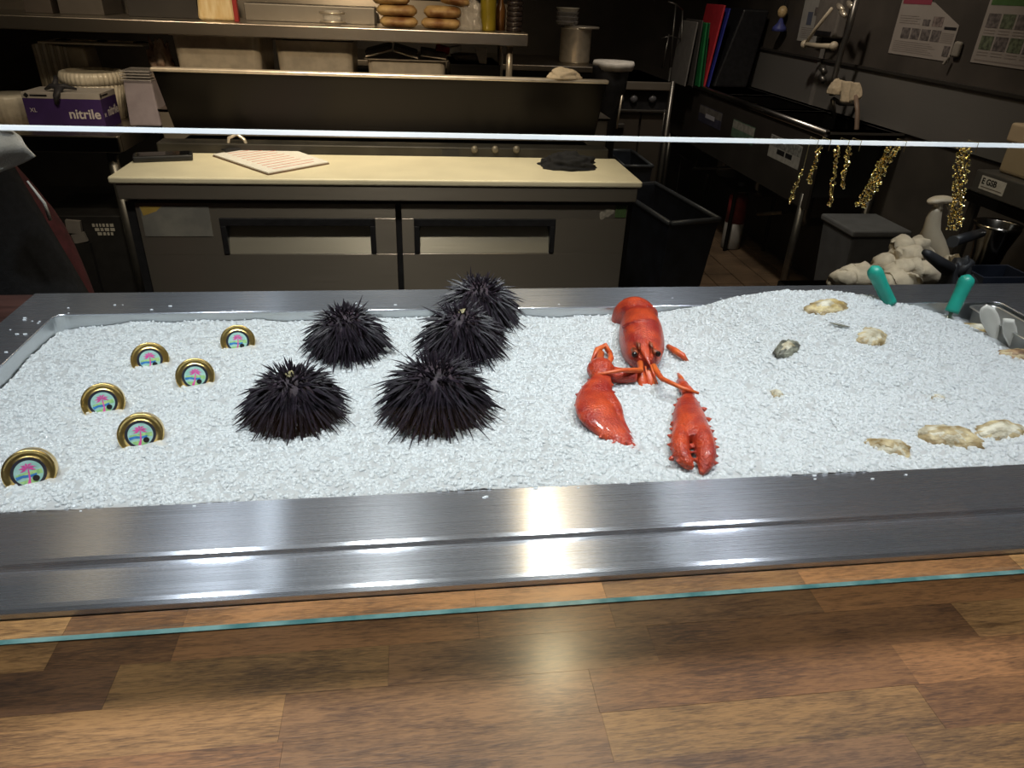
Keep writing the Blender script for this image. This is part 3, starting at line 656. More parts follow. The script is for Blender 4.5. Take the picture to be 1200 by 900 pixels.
for i, a in enumerate(OY): oyster(i, *a)
tag(MB().tube([ice(972, 378, .003), ice(984, 381, .004), ice(996, 383, .001)], [.0012, .0032, .0012], 8, flat=.5).build('shell_sliver', OYM['grey'], smooth=True), 'thin dark sliver of shell just below the large yellow oyster', 'shell')

# ------------------------------------------------------------------ small steel pan with white spoons, teal handled tools
pn = thing('small_steel_pan', 'small rounded steel pan sunk in the back right corner of the ice', 'pan', (1.02, 1.0, .86))
def rrect(x0, x1, y0, y1, r, n=5):
    out = []
    for cx, cy, a0 in ((x1-r, y1-r, 0), (x0+r, y1-r, 90), (x0+r, y0+r, 180), (x1-r, y0+r, 270)):
        out += [(cx + r*math.cos(math.radians(a0+90*k/n)), cy + r*math.sin(math.radians(a0+90*k/n))) for k in range(n+1)]
    return out
m = MB(); rings_ = [(rrect(.992, 1.052, .925, 1.078, .016), .946), (rrect(.994, 1.050, .927, 1.076, .015), .948), (rrect(.997, 1.047, .930, 1.073, .014), .946), (rrect(1.0, 1.044, .934, 1.069, .013), .875)]
kk = len(rings_[0][0])
for ring, z in rings_: m.v += [(x, y, z) for x, y in ring]
for q in range(3): m.f += [(q*kk+i, q*kk+(i+1) % kk, (q+1)*kk+(i+1) % kk, (q+1)*kk+i) for i in range(kk)]
m.f.append(tuple(3*kk+i for i in range(kk)))
m.build('pan_bowl', mat('pan_grey', (.52, .52, .50), .3, .85, var=.08, vscale=40), pn, smooth=True)
SPW = mat('spoon_white', (.72, .70, .64), .35, var=.05, vscale=40)
def spoon(label, base, top, wd, thick=.0025, square=False):
    base = Vector(base); top = Vector(top); t = (top-base).normalized(); x = Vector((1, -.25, 0)).normalized(); m = MB(); secs = []
    N = 12; nrm = t.cross(x).normalized()
    for i in range(N+1):
        q = i/N; wq = wd*(.38 if q < .35 else (.38 + .62*min(1, (q-.35)/.3)))
        if not square and q > .72: wq *= math.sqrt(max(.0, 1-((q-.72)/.2801)**2)) + .02
        if square and q > .9: wq *= .8
        secs.append((base.lerp(top, q) + nrm*.004*math.sin(q*3), wq, thick, x, nrm))
    m.loft(secs, 12); return tag(m.build('serving_spoon', SPW, None, smooth=True), label, 'spoon')
spoon('white rounded serving spoon standing in the small steel pan', (1.012, .985, .885), ony(1157, 357, 1.0), .0165)
spoon('white flat pointed stick leaning beside the rounded spoon in the steel pan', (1.02, .955, .885), ony(1182, 374, .965), .012, square=True)
def handle_tool(name, label, base, top, r):
    base = Vector(base); top = Vector(top); d = top-base; N = 14
    pts = [base.lerp(top, i/N) for i in range(N+1)]
    rs = [r*(.86 + .20*(i/N) - .10*math.sin(i/N*math.pi)) for i in range(N+1)]
    for i in range(N-2, N+1): rs[i] *= math.sqrt(max(.02, 1-((i-(N-3))/3.05)**2))
    t = thing(name, label, 'oyster knife', tuple(base))
    MB().tube(pts, rs, 18).build('handle', TEAL, t, smooth=True)
    MB().tube([base - d.normalized()*.05, base + d.normalized()*.002], [.003, .0045], 10, flat=.4).build('blade', BRIGHT, t, smooth=True)
b1 = ony(1043, 356, 1.060); t1 = ony(1022, 312, 1.075)
handle_tool('oyster_knife', 'teal handled knife stuck in the ice mound, leaning toward the lobster', b1, t1, .0135)
b2 = ony(1115, 366, 1.045); t2 = ony(1136, 322, 1.06)
handle_tool('oyster_knife', 'teal handled knife stuck in the ice beside the small steel pan', b2, t2, .0135)

# ------------------------------------------------------------------ gold reflections in the glass, built as solid bead strands
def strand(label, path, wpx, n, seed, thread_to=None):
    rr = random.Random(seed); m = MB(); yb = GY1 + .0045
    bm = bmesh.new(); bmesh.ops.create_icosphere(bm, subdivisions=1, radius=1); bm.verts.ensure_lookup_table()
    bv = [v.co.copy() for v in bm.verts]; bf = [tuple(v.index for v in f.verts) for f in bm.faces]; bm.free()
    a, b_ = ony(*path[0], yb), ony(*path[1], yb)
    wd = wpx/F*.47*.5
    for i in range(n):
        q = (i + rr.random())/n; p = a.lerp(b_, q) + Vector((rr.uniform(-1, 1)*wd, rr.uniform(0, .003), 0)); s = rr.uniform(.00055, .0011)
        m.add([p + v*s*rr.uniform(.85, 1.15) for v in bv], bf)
    t = thing('bead_reflection', label, 'bead strand', tuple(a), 'gold reflections in the glass, built as beads')
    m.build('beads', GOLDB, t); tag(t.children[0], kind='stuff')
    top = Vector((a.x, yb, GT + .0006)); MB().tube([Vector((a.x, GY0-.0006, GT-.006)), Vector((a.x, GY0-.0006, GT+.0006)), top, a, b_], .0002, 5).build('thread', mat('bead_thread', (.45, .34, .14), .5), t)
strand('short single gold reflection, modelled as a bead strand, farthest from the boxes, hanging lower than the glass edge', ((941, 200), (926, 239)), 4, 34, 1)
strand('thin gold reflection, modelled as a bead strand, slanting down beside the short low strand', ((962, 172), (949, 216)), 4, 38, 2)
strand('longer of the paired thin gold reflections, modelled as bead strands', ((983, 172), (974, 242)), 5, 56, 3)
strand('shorter of the paired thin gold reflections, modelled as bead strands, with the wide slanted one next', ((997, 172), (988, 221)), 5, 44, 4)
strand('wide slanted gold reflection, modelled as a bead cluster, under the glass edge', ((1049, 172), (1010, 243)), 17, 210, 5)
strand('wide straight gold reflection, modelled as a bead cluster, above the strainer', ((1132, 172), (1119, 270)), 19, 250, 6)

# ------------------------------------------------------------------ prep fridge with cutting board
fg = thing('prep_fridge', 'two-door steel prep fridge with cream cutting board and open lid', 'fridge', (-.08, 2.55, 0))
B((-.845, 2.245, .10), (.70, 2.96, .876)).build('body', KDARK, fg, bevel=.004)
B((-.868, 2.178, .880), (.716, 2.52, .900)).build('cutting_board', CREAM, fg, bevel=.006, seg=3)
B((-.852, 2.183, .834), (.704, 2.244, .8795)).build('front_apron', KSTEEL, fg, bevel=.003)
B((-.84, 2.225, .822), (.692, 2.244, .8335)).build('gap_strip', BLACK2, fg)
B((-.845, 2.206, .12), (-.819, 2.244, .821)).build('side_post', BLACK2, fg)
B((.684, 2.206, .12), (.700, 2.244, .821)).build('side_post', KDARK, fg)
B((-.057, 2.222, .12), (-.041, 2.244, .821)).build('center_post', BLACK2, fg)
for cx in (-.75, .60):
    for cy in (2.32, 2.88):
        MB().tube([(cx, cy, .0), (cx, cy, .10)], .022, 14).build('foot', BLACK2, fg)
HP = brushed('handle_plate_steel', (.62, .57, .46), .34, (0, 0, 1), .7, (5, 5, 900), .8)
def door(x0, x1, hx0, hx1):
    z0, z1, yf, yb = .13, .8205, 2.200, 2.243; hz0, hz1 = .660, .775
    m = MB(); m.box((x0, yf, z0), (x1, yb, hz0)); m.box((x0, yf, hz1), (x1, yb, z1)); m.box((x0, yf, hz0), (hx0, yb, hz1)); m.box((hx1, yf, hz0), (x1, yb, hz1))
    d = m.build('door', KSTEEL, fg, bevel=.0008, seg=1)
    MB().add([(hx0+.004, yf+.002, hz0+.001), (hx1-.004, yf+.002, hz0+.001), (hx1-.022, yf+.034, hz1-.026), (hx0+.022, yf+.034, hz1-.026), (hx0+.004, yf+.006, hz0+.001), (hx1-.004, yf+.006, hz0+.001), (hx1-.022, yf+.038, hz1-.026), (hx0+.022, yf+.038, hz1-.026)],
             [(0, 1, 2, 3), (7, 6, 5, 4), (0, 4, 5, 1), (3, 2, 6, 7)]).build('handle_plate', HP, d)
    m = MB(); m.box((hx0, yf-.003, hz1-.024), (hx1, yf+.040, hz1))
    for a, b_ in ((hx0, hx0+.017), (hx1-.017, hx1)): m.box((a, yf-.003, hz0+.002), (b_, yf+.038, hz1-.024))
    m.build('handle_frame', BLACK, d, bevel=.002)
    return d
dl = door(-.818, -.058, -.586, -.122); dr = door(-.040, .683, -.002, .450)
a = ony(163, 241, 2.199); b_ = ony(250, 277, 2.199)
s = B((a.x, 2.1985, b_.z), (b_.x, 2.1999, a.z)).build('worn_sticker', mat('sticker_grey', (.17, .165, .15), .6, col2=(.24, .23, .20), vscale=18), dl)
y0_ = ony(163, 241, 2.198); y1_ = ony(192, 253, 2.198)
MB().add([(y0_.x, 2.1984, y0_.z), (y1_.x, 2.1984, y0_.z), (y1_.x-.018, 2.1984, y1_.z+.014), (y0_.x+.006, 2.1984, y1_.z), (y0_.x, 2.1982, y0_.z), (y1_.x, 2.1982, y0_.z), (y1_.x-.018, 2.1982, y1_.z+.014), (y0_.x+.006, 2.1982, y1_.z)], [(0, 1, 2, 3), (7, 6, 5, 4), (0, 4, 5, 1), (3, 2, 6, 7), (2, 1, 5, 6)]).build('yellow_corner', mat('sticker_yellow', (.48, .32, .07), .6, var=.1), s)
a = ony(722, 241, 2.199); b_ = ony(733, 255, 2.199)
B((a.x, 2.1985, b_.z), (b_.x, 2.1999, a.z)).build('green_sticker', mat('sticker_green', (.06, .11, .035), .6, var=.2, vscale=90), dr)
a = ony(700, 243, 2.199); b_ = ony(721, 258, 2.199); c_ = (a+b_)/2
MB().lathe([(.026, -.0006), (.026, 0), (1e-5, 0)], (c_.x, 2.1993, c_.z), Matrix.Rotation(math.pi/2, 3, 'X'), 18, sq=lambda t: .7+.3*math.sin(t*2+.6)+.12*math.sin(t*5)).build('peeled_patch', mat('patch_pale', (.30, .27, .22), .8, var=.2, vscale=90), dr)
# open lid leaning behind the board, pan well with small knobs
m = MB()
yt, yb_ = 2.56, 2.62
q = [ony(195, 140, yb_), ony(698, 168, yb_), ony(712, 96, yt), ony(178, 83, yt)]
q[0].z = q[1].z = .945; q[0].x, q[1].x = -.79, .655
q[2].z = q[3].z = (q[2].z+q[3].z)/2
off = Vector((0, .018, 0))
m.hexa([q[0], q[1], q[1]+off, q[0]+off], [q[3], q[2], q[2]+off, q[3]+off])
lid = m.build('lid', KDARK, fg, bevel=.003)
zt = q[2].z
B((q[3].x-.004, yt-.008, zt-.004), (q[2].x+.004, yt+.026, zt+.008)).build('lid_flange', BRIGHT, lid, bevel=.004)
B((-.83, 2.524, .876), (.69, 2.60, .930)).build('pan_well', mat('well_dark', (.05, .046, .04), .4, .6, var=.2, vscale=10), fg, bevel=.004)
for px in (556, 580, 605):
    p = ony(px, 175, 2.522); MB().lathe([(.012, 0), (.013, .004), (.010, .010), (1e-4, .012)], (p.x, 2.5235, p.z), Matrix.Rotation(math.pi/2, 3, 'X'), 16).build('knob', mat('knob_dull', (.16, .14, .11), .5, .5), fg, smooth=True)
B((.10, 2.519, .893), (.16, 2.5235, .922)).build('dark_latch', BLACK, fg)

# ------------------------------------------------------------------ things on the cutting board
BZ = .9003
# remote / phone
ph = thing('mobile_phone', 'black mobile phone lying on the left end of the cream cutting board', 'phone', tuple(onz(192, 186, BZ)))
c_ = onz(192, 187, BZ); Mr = Matrix.Rotation(math.radians(14), 3, 'Z')
MB().obox((c_.x, c_.y, BZ+.009), (.172, .070, .018), Mr).build('case', BLACK, ph, bevel=.006, seg=3)
MB().obox((c_.x, c_.y, BZ+.0184), (.155, .060, .0008), Mr).build('screen', mat('phone_glass', (.006, .006, .007), .1), ph)
# clipboard with order sheet
k0, k1, k2, k3 = onz(249, 182, BZ+.004), onz(314, 204, BZ+.004), onz(386, 191, BZ+.004), onz(325, 170, BZ+.004)
cbp = thing('clipboard', 'white order clipboard with red ruled sheet on the cutting board', 'clipboard', tuple((k0+k2)/2 - Vector((0, 0, .004))))
def slab(c, z0, z1, s=1.0):
    m_ = sum(c, Vector())/4; r_ = [m_ + (p-m_)*s for p in c]
    return MB().hexa([Vector((p.x, p.y, z0)) for p in r_], [Vector((p.x, p.y, z1)) for p in r_])
slab([k0, k1, k2, k3], BZ, BZ+.004).build('board', mat('clip_brown', (.16, .10, .06), .6, var=.1), cbp, bevel=.001)
slab([k0, k1, k2, k3], BZ+.0041, BZ+.0085, .985).build('sheets', PAPER, cbp, bevel=.0008)
RED = mat('red_ink', (.60, .20, .17), .7, var=.1)
for i in range(1, 11):
    t = i/11; a = k0.lerp(k1, t); b_ = k3.lerp(k2, t); a2 = a.lerp(b_, .16); b2_ = a.lerp(b_, .95 - .25*random.random())
    MB().tube([Vector((a2.x, a2.y, BZ+.0087)), Vector((b2_.x, b2_.y, BZ+.0087))], .0026, 4, flat=.2).build('ruled_line', RED, cbp)
kc = k0.lerp(k3, .38); dd = (k3-k0).normalized(); nn = Vector((-dd.y, dd.x, 0))
m = MB(); m.obox((kc.x, kc.y, BZ+.013), (.11, .026, .008), Matrix.Rotation(math.atan2(dd.y, dd.x), 3, 'Z')); m.build('clip_base', BLACK, cbp, bevel=.003)
m = MB(); m.tube([kc + Vector((-.03, 0, .016)), kc + Vector((-.026, .01, .040)), kc + Vector((.0, .014, .052)), kc + Vector((.022, .01, .036)), kc + Vector((.03, 0, .016))], .006, 8)
m.build('clip_lever', BRIGHT, cbp, smooth=True)
# crumpled black cloth
c_ = onz(668, 198, BZ); bc = cloth_lump('crumpled_black_cloth', BLKCLOTH, None, (c_.x, c_.y+.02, BZ), (.088, .055, .046), 4.2, amp=.2)
tag(bc, 'crumpled black cloth lying on the right end of the cutting board', 'cloth')
c2 = cloth_lump('cloth_corner', BLKCLOTH, bc, onz(640, 193, BZ), (.026, .020, .022), 8.1, seg=14)

# ------------------------------------------------------------------ left steel table and what stands on it
TZ = .90
lt = thing('work_table', 'stainless steel work table with round leg left of the prep fridge', 'table', (-1.7, 3.1, 0))
B((-2.6, 2.771, TZ-.058), (-1.036, 2.80, TZ)).build('front_edge', KTOP, lt, bevel=.004)
B((-2.6, 2.80, TZ-.02), (-1.036, 3.5, TZ)).build('table_top', KTOP, lt)
B((-1.05, 2.80, TZ-.058), (-1.036, 3.5, TZ-.02)).build('side_edge', KTOP, lt)
for x in (-1.09, -2.5):
    for y in (2.83, 3.44):
        MB().tube([(x, y, 0), (x, y, TZ-.02)], .019, 14).build('leg', PIPE, lt, smooth=True)
        MB().tube([(x, y, TZ-.06), (x, y, TZ-.02)], .026, 14).build('leg_socket', PIPE, lt, smooth=True)
B((-2.55, 2.85, .25), (-1.06, 3.45, .27)).build('under_shelf', KDARK, lt)
# nitrile glove box
PUR = mat('box_purple', (.050, .024, .13), .5, var=.12, vscale=12)
BXG = mat('box_grey', (.42, .40, .38), .6, var=.05, vscale=20)
gx0, gx1 = ony(27, 120, 2.90).x, ony(118, 120, 2.90).x
gb = thing('glove_box', 'purple and grey box of nitrile gloves with a dark glove hanging out', 'box', (-1.2, 2.96, TZ))
ytop = ony(118, 110, 2.90).z; split = ony(118, 117, 2.90).z
B((gx0, 2.90, TZ), (gx1, 3.055, split)).build('box_lower', PUR, gb, bevel=.001)
B((gx0, 2.90, split), (gx1, 3.055, ytop)).build('box_upper', BXG, gb, bevel=.001)
h_ = split - TZ
text('nitrile', .046, mat('box_print', (.62, .60, .62), .6), gb, (gx1-.118, 2.8993, TZ+h_*.36), (1, 0, 0), (0, 0, 1), bold=.0010)
text('XL', .020, MATS['box_print'], gb, (gx0+.016, 2.8993, TZ+h_*.55), (1, 0, 0), (0, 0, 1))
text('nitrile', .044, MATS['box_print'], gb, (gx1+.0007, 2.945, TZ+h_*.40), (0, 1, 0), (0, 0, 1), bold=.001)
text('XL', .018, MATS['box_print'], gb, (gx1+.0007, 2.908, TZ+h_*.40), (0, 1, 0), (0, 0, 1))
for yy, xx in ((2.8993, gx0+.010), (None, None)):
    if yy: MB().obox((xx+.006, yy, (split+ytop)/2), (.013, .0008, .013), Matrix.Rotation(math.pi/4, 3, 'Y')).build('diamond_mark', BLACK, gb); B((xx+.018, yy-.0003, (split+ytop)/2-.003), (xx+.075, yy+.0004, (split+ytop)/2+.003)).build('brand_line', BLACK, gb)
    else: MB().obox((gx1+.0002, 2.913, (split+ytop)/2), (.0008, .013, .013), Matrix.Rotation(math.pi/4, 3, 'X')).build('diamond_mark', BLACK, gb); B((gx1-.0002, 2.924, (split+ytop)/2-.003), (gx1+.0005, 2.98, (split+ytop)/2+.003)).build('brand_line', BLACK, gb)
gc = Vector(((gx0*.55+gx1*.45), 2.925, ytop))
m = MB(); m.tube([gc + Vector((-.05, .02, .006)), gc + Vector((-.02, 0, .020)), gc + Vector((.01, -.012, .014)), gc + Vector((.0, -.030, -.012)), gc + Vector((-.004, -.029, -.038))], [.006, .012, .016, .014, .010], 10, flat=.7)
m.tube([gc + Vector((-.015, .0, .016)), gc + Vector((.02, .012, .018)), gc + Vector((.055, .02, .008))], [.010, .009, .004], 8)
m.tube([gc + Vector((-.01, .0, .016)), gc + Vector((-.012, .03, .036)), gc + Vector((-.02, .05, .045))], [.010, .009, .006], 8)
m.build('protruding_glove', mat('dark_glove', (.025, .025, .032), .6, var=.2, vscale=60), gb, smooth=True)
# ribbed containers
RIB = mat('ribbed_plastic', (.66, .62, .52), .3, var=.08, vscale=40, coat=.4)
def rib(n, a): return lambda t: 1 + a*math.cos(t*n)
c_ = ony(103, 105, 3.10); rx = (ony(140, 100, 3.10).x - ony(66, 100, 3.10).x)/2; zt = ony(103, 84, 3.10).z
rc = thing('ribbed_round_container', 'round cream ribbed plastic container with lid behind the glove box', 'container', (c_.x, 3.10+.0, TZ))
MB().lathe([(rx*.80, TZ), (rx*.97, zt-.048), (rx*.93, zt-.046)], (c_.x, 3.175, 0), None, 160, rib(40, .012)).build('tub', RIB, rc, smooth=True)
MB().lathe([(rx*1.0, zt-.046), (rx*1.02, zt-.020), (rx*.98, zt-.006), (rx*.90, zt-.002), (rx*.87, zt-.012), (1e-3, zt-.010)], (c_.x, 3.175, 0), None, 160, rib(40, .018)).build('lid', RIB, rc, smooth=True)
c_ = ony(14, 128, 2.95)
lcx = thing('ribbed_tray', 'low ribbed cream plastic container beside the glove box', 'container', (-1.47, 2.99, TZ))
MB().lathe([(.075, TZ), (.088, TZ+.075), (.090, TZ+.095), (.084, TZ+.102), (1e-3, TZ+.099)], (-1.465, 3.00, 0), None, 96, rib(28, .015)).build('tub', RIB, lcx, smooth=True)
CLR2 = mat('clear_lid', (.62, .60, .60), .15, alpha=.42, var=.1, vscale=30, coat=.6)
cq = [ony(142, 131, 2.99), ony(180, 131, 2.99)]; ztc = ony(160, 84, 2.99).z
cc = thing('clear_deli_container', 'clear square plastic containers nested beside the glove box', 'container', (-.98, 3.04, TZ))
xa, xb = ony(148, 128, 2.98).x, ony(186, 128, 2.98).x
for i in range(4):
    zb = TZ + i*.012; e = i*.001
    top = ztc - .03 + i*.010; lo = [(xa+.000+e, 2.98+e, zb), (xb-.002-e, 2.98+e, zb), (xb-.002-e, 3.10-e, zb), (xa+e, 3.10-e, zb)]
    hi = [(xa+.006+e, 2.987+e, top), (xb-.010-e, 2.987+e, top), (xb-.010-e, 3.093-e, top), (xa+.006+e, 3.093-e, top)]
    if i == 0: MB().hexa(lo, hi).build('container_body', mat('frosted_stack', (.34, .31, .36), .3, alpha=.85, var=.1, vscale=20), cc, bevel=.006)
    MB().box((hi[0][0]-.004, 2.975, top), (hi[1][0]+.004, 3.10, top+.004)).build('rim', CLR2, cc, bevel=.0015)
# tall ribbed lids stack under a tray
tb = thing('ribbed_lid_stack', 'tall nested stack of ribbed clear lids behind the round container', 'lids', (-1.33, 3.32, TZ))
xl, xr = ony(42, 80, 3.30).x, ony(108, 80, 3.30).x; zt = ony(70, 51, 3.30).z
for i in range(13):
    x = xl + (xr-xl)*(i+.5)/13*.78
    MB().box((x-.006, 3.31, TZ), (x+.006, 3.42, zt - .002*abs(i-3))).build('lid_edge', RIB if i % 2 else mat('ribbed_dim', (.40, .36, .29), .35, var=.1, vscale=20), tb, bevel=.004)
MB().hexa([(xr-.08, 3.285, TZ), (xr+.015, 3.285, TZ), (xr+.015, 3.42, TZ), (xr-.08, 3.42, TZ)], [(xr-.08, 3.285, zt-.01), (xr-.012, 3.285, zt-.01), (xr-.012, 3.42, zt-.01), (xr-.08, 3.42, zt-.01)]).build('lid_side', MATS['ribbed_dim'], tb, bevel=.012)
xl2, xr2 = ony(43, 47, 3.26).x, ony(166, 47, 3.26).x; z2 = zt+.0045
tr_ = thing('serving_tray', 'thin pale tray with cutlery under the pass shelf', 'tray', ((xl2+xr2)/2, 3.3, z2))
B((xl2, 3.26, z2-.003), (xr2, 3.44, z2+.004)).build('tray_plate', mat('tray_pale', (.55, .50, .42), .4, var=.08), tr_, bevel=.0015)
for i in range(7):
    x = xl2 + .06 + i*.048; MB().tube([(x, 3.28+.01*(i % 2), z2+.010), (x+.03, 3.285, z2+.012), (x+.062, 3.29, z2+.010)], [.004, .007, .004], 8, flat=.5).build('cutlery', BRIGHT if i % 3 else BLACK, tr_, smooth=True)
# foil packet beside the pan
cf = ony(184, 55, 3.2); fo = cloth_lump('foil_packet', mat('brown_wrap', (.16, .085, .055), .4, col2=(.40, .32, .26), vscale=30), None, (cf.x, 3.22, ony(184, 70, 3.2).z-.1), (.055, .05, .17), 2.2)
tag(fo, 'brown crinkled packet between the tray and the first steam pan', 'packet')

# ------------------------------------------------------------------ pass shelf, pan counter and steam pans
sh = thing('pass_shelf', 'long stainless steel pass shelf above the steam pans', 'shelf', (-.45, 3.2, 0))
zs1 = ony(430, 33, 3.0).z; zs0 = ony(618, 55, 3.0).z; xe = ony(619, 47, 3.0).x
B((-2.3, 3.0, zs0), (xe, 3.045, zs1)).build('front_edge', mat('shelf_steel', (.50, .45, .38), .32, 1, var=.12, vscale=3), sh, bevel=.003)
B((-2.3, 3.045, zs1-.012), (xe, 3.42, zs1)).build('shelf_top', KTOP, sh)
B((-2.3, 3.41, zs1), (xe, 3.42, zs1+.09)).build('shelf_upstand', KSTEEL, sh)
xl_ = ony(597, 70, 3.06).x
for x in (xl_, -2.1):
    for y in (3.06, 3.38): MB().tube([(x, y, .9625), (x, y, zs1-.012)], .013, 12).build('post', BRIGHT, sh, smooth=True)
pc = thing('steam_counter', 'low steel counter holding the steam pans behind the open lid', 'counter', (-.2, 3.2, 0))
B((-.95, 2.99, .02), (.80, 3.46, .955)).build('cabinet', KSTEEL, pc, bevel=.004)
B((-.96, 2.985, .956), (.81, 3.47, .962)).build('counter_top', KTOP, pc)
PZ = .9625
def pan(label, pxa, pxb, pyt, yf, fill=None, depth=None, mat_=BRIGHT):
    a, b_ = ony(pxa, pyt, yf), ony(pxb, pyt, yf); zt = (a.z+b_.z)/2; x0, x1 = a.x, b_.x; y1 = yf + .34
    t = thing('steam_pan', label, 'pan', ((x0+x1)/2, yf+.17, PZ), 'steel steam pans under the pass shelf')
    m = MB(); rg = [(rrect(x0-.012, x1+.012, yf-.012, y1+.012, .03), zt-.002), (rrect(x0-.012, x1+.012, yf-.012, y1+.012, .03), zt), (rrect(x0, x1, yf, y1, .028), zt-.001), (rrect(x0+.012, x1-.012, yf+.012, y1-.012, .03), PZ)]
    k_ = len(rg[0][0])
    for ring, z in rg: m.v += [(x, y, z) for x, y in ring]
    for q_ in range(3): m.f += [(q_*k_+i, q_*k_+(i+1) % k_, (q_+1)*k_+(i+1) % k_, (q_+1)*k_+i) for i in range(k_)]
    m.f.append(tuple(3*k_+i for i in range(k_))); m.build('pan_body', mat_, t, smooth=False, bevel=0)
    if fill:
        ring = rrect(x0+.004, x1-.004, yf+.004, y1-.004, .026); MB().add([(x, y, zt-.012) for x, y in ring], [tuple(range(k_))]).build('contents', fill, t)
    return t, zt, x0, x1
DKF = mat('dark_food', (.06, .035, .02), .5, var=.4, vscale=60)
pan('deep steel steam pan closest to the work table', 200, 303, 42, 3.08, DKF)
pan('deep steel steam pan in the middle of the row, next to the stacked packets', 321, 413, 48, 3.08, DKF)
t, ztp, x0p, x1p = pan('shallow steel steam pan carrying foil-topped packets', 430, 523, 70, 3.08, None)
B((x0p, 3.09, ztp-.004), (x1p, 3.40, ztp)).build('pan_cover', KTOP, t)
FOIL = mat('foil_pack', (.60, .55, .47), .3, .8, var=.15, vscale=30)
for i, (a, b_, za, zb, lab) in enumerate(((428, 459, 67, 59, 'dark packet tilted up at the left on the shallow pan'), (461, 490, 58, 67, 'dark foil-edged packet tilted down in the middle of the shallow pan'), (493, 523, 62, 67, 'flat dark packet with pale edge at the right on the shallow pan'))):
    p0, p1 = ony(a, za, 3.09), ony(b_, zb, 3.09); ang = math.atan2(p1.z-p0.z, p1.x-p0.x); c_ = (p0+p1)/2
    t = thing('foil_packet', lab, 'packet', (c_.x, 3.16, ztp), 'packets on the shallow pan'); Mr = Matrix.Rotation(-ang, 3, 'Y'); L_ = (p1-p0).length
    lowz = ztp + abs(math.sin(ang))*L_/2 + .003
    MB().obox((c_.x, 3.17, lowz+.002), (L_, .16, .005), Mr).build('pale_edge', FOIL, t, bevel=.001)
    MB().obox((c_.x, 3.17, lowz+.014), (L_*.97, .155, .018), Mr).build('dark_wrap', mat('dark_wrap', (.05, .045, .045), .4, var=.3, vscale=30), t, bevel=.003)
# red tray bag right of the packets
c_ = ony(548, 66, 3.2); zb = ony(548, 72, 3.2).z
B((.16, 3.09, PZ), (.36, 3.42, zb-.001)).build('x', KDARK); o = bpy.data.objects['x']; o.name = 'steel_block'; tag(o, 'dark steel block supporting the red and white tray', 'block')
rt = thing('paper_tray', 'oval dark tray with red and white wrapper beside the packets', 'tray', (c_.x, 3.2, zb))
MB().lathe([(.045, zb), (.068, zb+.018), (.070, zb+.026), (.062, zb+.024), (1e-3, zb+.012)], (c_.x, 3.22, 0), Matrix.Diagonal((1.0, 1.0, 1)), 40).build('tray_rim', mat('tray_brown', (.28, .24, .19), .4, var=.15, vscale=20), rt, smooth=True)
MB().obox((ony(519, 58, 3.15).x, 3.18, zb+.045), (.055, .06, .028), Matrix.Rotation(.25, 3, 'Y')).build('red_wrapper', mat('wrap_red', (.50, .02, .03), .5, var=.15), rt, bevel=.006)
MB().obox((ony(534, 58, 3.15).x, 3.18, zb+.046), (.05, .06, .024), Matrix.Rotation(-.2, 3, 'Y')).build('white_wrapper', WHITE, rt, bevel=.006)
q0 = ony(562, 58, 3.14)
MB().add([ony(556, 55, 3.14), ony(571, 56, 3.14), ony(570, 76, 3.14), ony(562, 74, 3.14), ony(556, 55, 3.15), ony(571, 56, 3.15), ony(570, 76, 3.15), ony(562, 74, 3.15)], [(0, 1, 2, 3), (7, 6, 5, 4), (0, 4, 5, 1), (1, 5, 6, 2), (2, 6, 7, 3), (3, 7, 4, 0)]).build('napkin', PAPER, rt)

# ------------------------------------------------------------------ on the pass shelf
SZ = zs1 + .0005
CRUST = mat('bread_crust', (.16, .062, .016), .6, col2=(.52, .36, .15), vscale=14, bump=.2, bscale=120)
def loaf(label, pxa, pxb, pyb, pyt, yv, ang=0):
    a, b_ = ony(pxa, pyb, yv), ony(pxb, pyb, yv); z0 = a.z; hgt = ony(pxa, pyt, yv).z - z0; c_ = (a+b_)/2; L_ = (b_.x-a.x)
    secs = []
    for t in np.linspace(0, 1, 13):
        s_ = max(.25, (1-abs(2*t-1)**7)**.5); secs.append((Vector((a.x + L_*t, yv+.05, z0 + hgt*.5 + (t-.5)*math.tan(ang)*L_)), .056*s_, hgt*.54*s_, Vector((0, 1, 0)), Vector((0, 0, 1))))
    return tag(MB().loft(secs, 20).build('bread_loaf', CRUST, None, smooth=True), label, 'bread', 'bread loaves on the pass shelf')
y_ = 3.06
def fixz(o, z):  # rest bottom of a loaf at z
    zmin = min(v.co.z for v in o.data.vertices); o.data.transform(Matrix.Translation((0, 0, z-zmin)))
    return max(v.co.z for v in o.data.vertices)
l1 = loaf('bottom left bread roll of the bagged stack, lying flat on the shelf', 445, 490, 32, 19, y_); z1 = fixz(l1, SZ)
l2 = loaf('bottom right bread roll of the bagged stack, lying flat on the shelf', 494, 541, 33, 20, y_); z2a = fixz(l2, SZ)
l3 = loaf('second bread roll up, stacked over the bottom left one', 441, 489, 18, 4, y_); z3 = fixz(l3, z1-.003)
l4 = loaf('second bread roll up, stacked over the bottom right one', 497, 542, 19, 5, y_); z4 = fixz(l4, z2a-.003)
l5 = loaf('topmost left bread roll of the bagged stack', 436, 480, 3, -9, y_); fixz(l5, z3-.004)
l6 = loaf('topmost right bread roll of the bagged stack, slightly tilted', 515, 552, 3, -9, y_, -.15); fixz(l6, z4-.004)
BAG = mat('bag_film', (.75, .72, .68), .12, alpha=.22, var=.2, vscale=40, bump=.8, bscale=60, coat=.8)
bgx = ony(552, 30, 3.05).x
bg = cloth_lump('plastic_bread_bag', BAG, None, (bgx, 3.10, SZ), (.045, .05, .12), 5.5, amp=.3); tag(bg, 'clear crinkled plastic bag end gathered beside the bread rolls', 'bag')
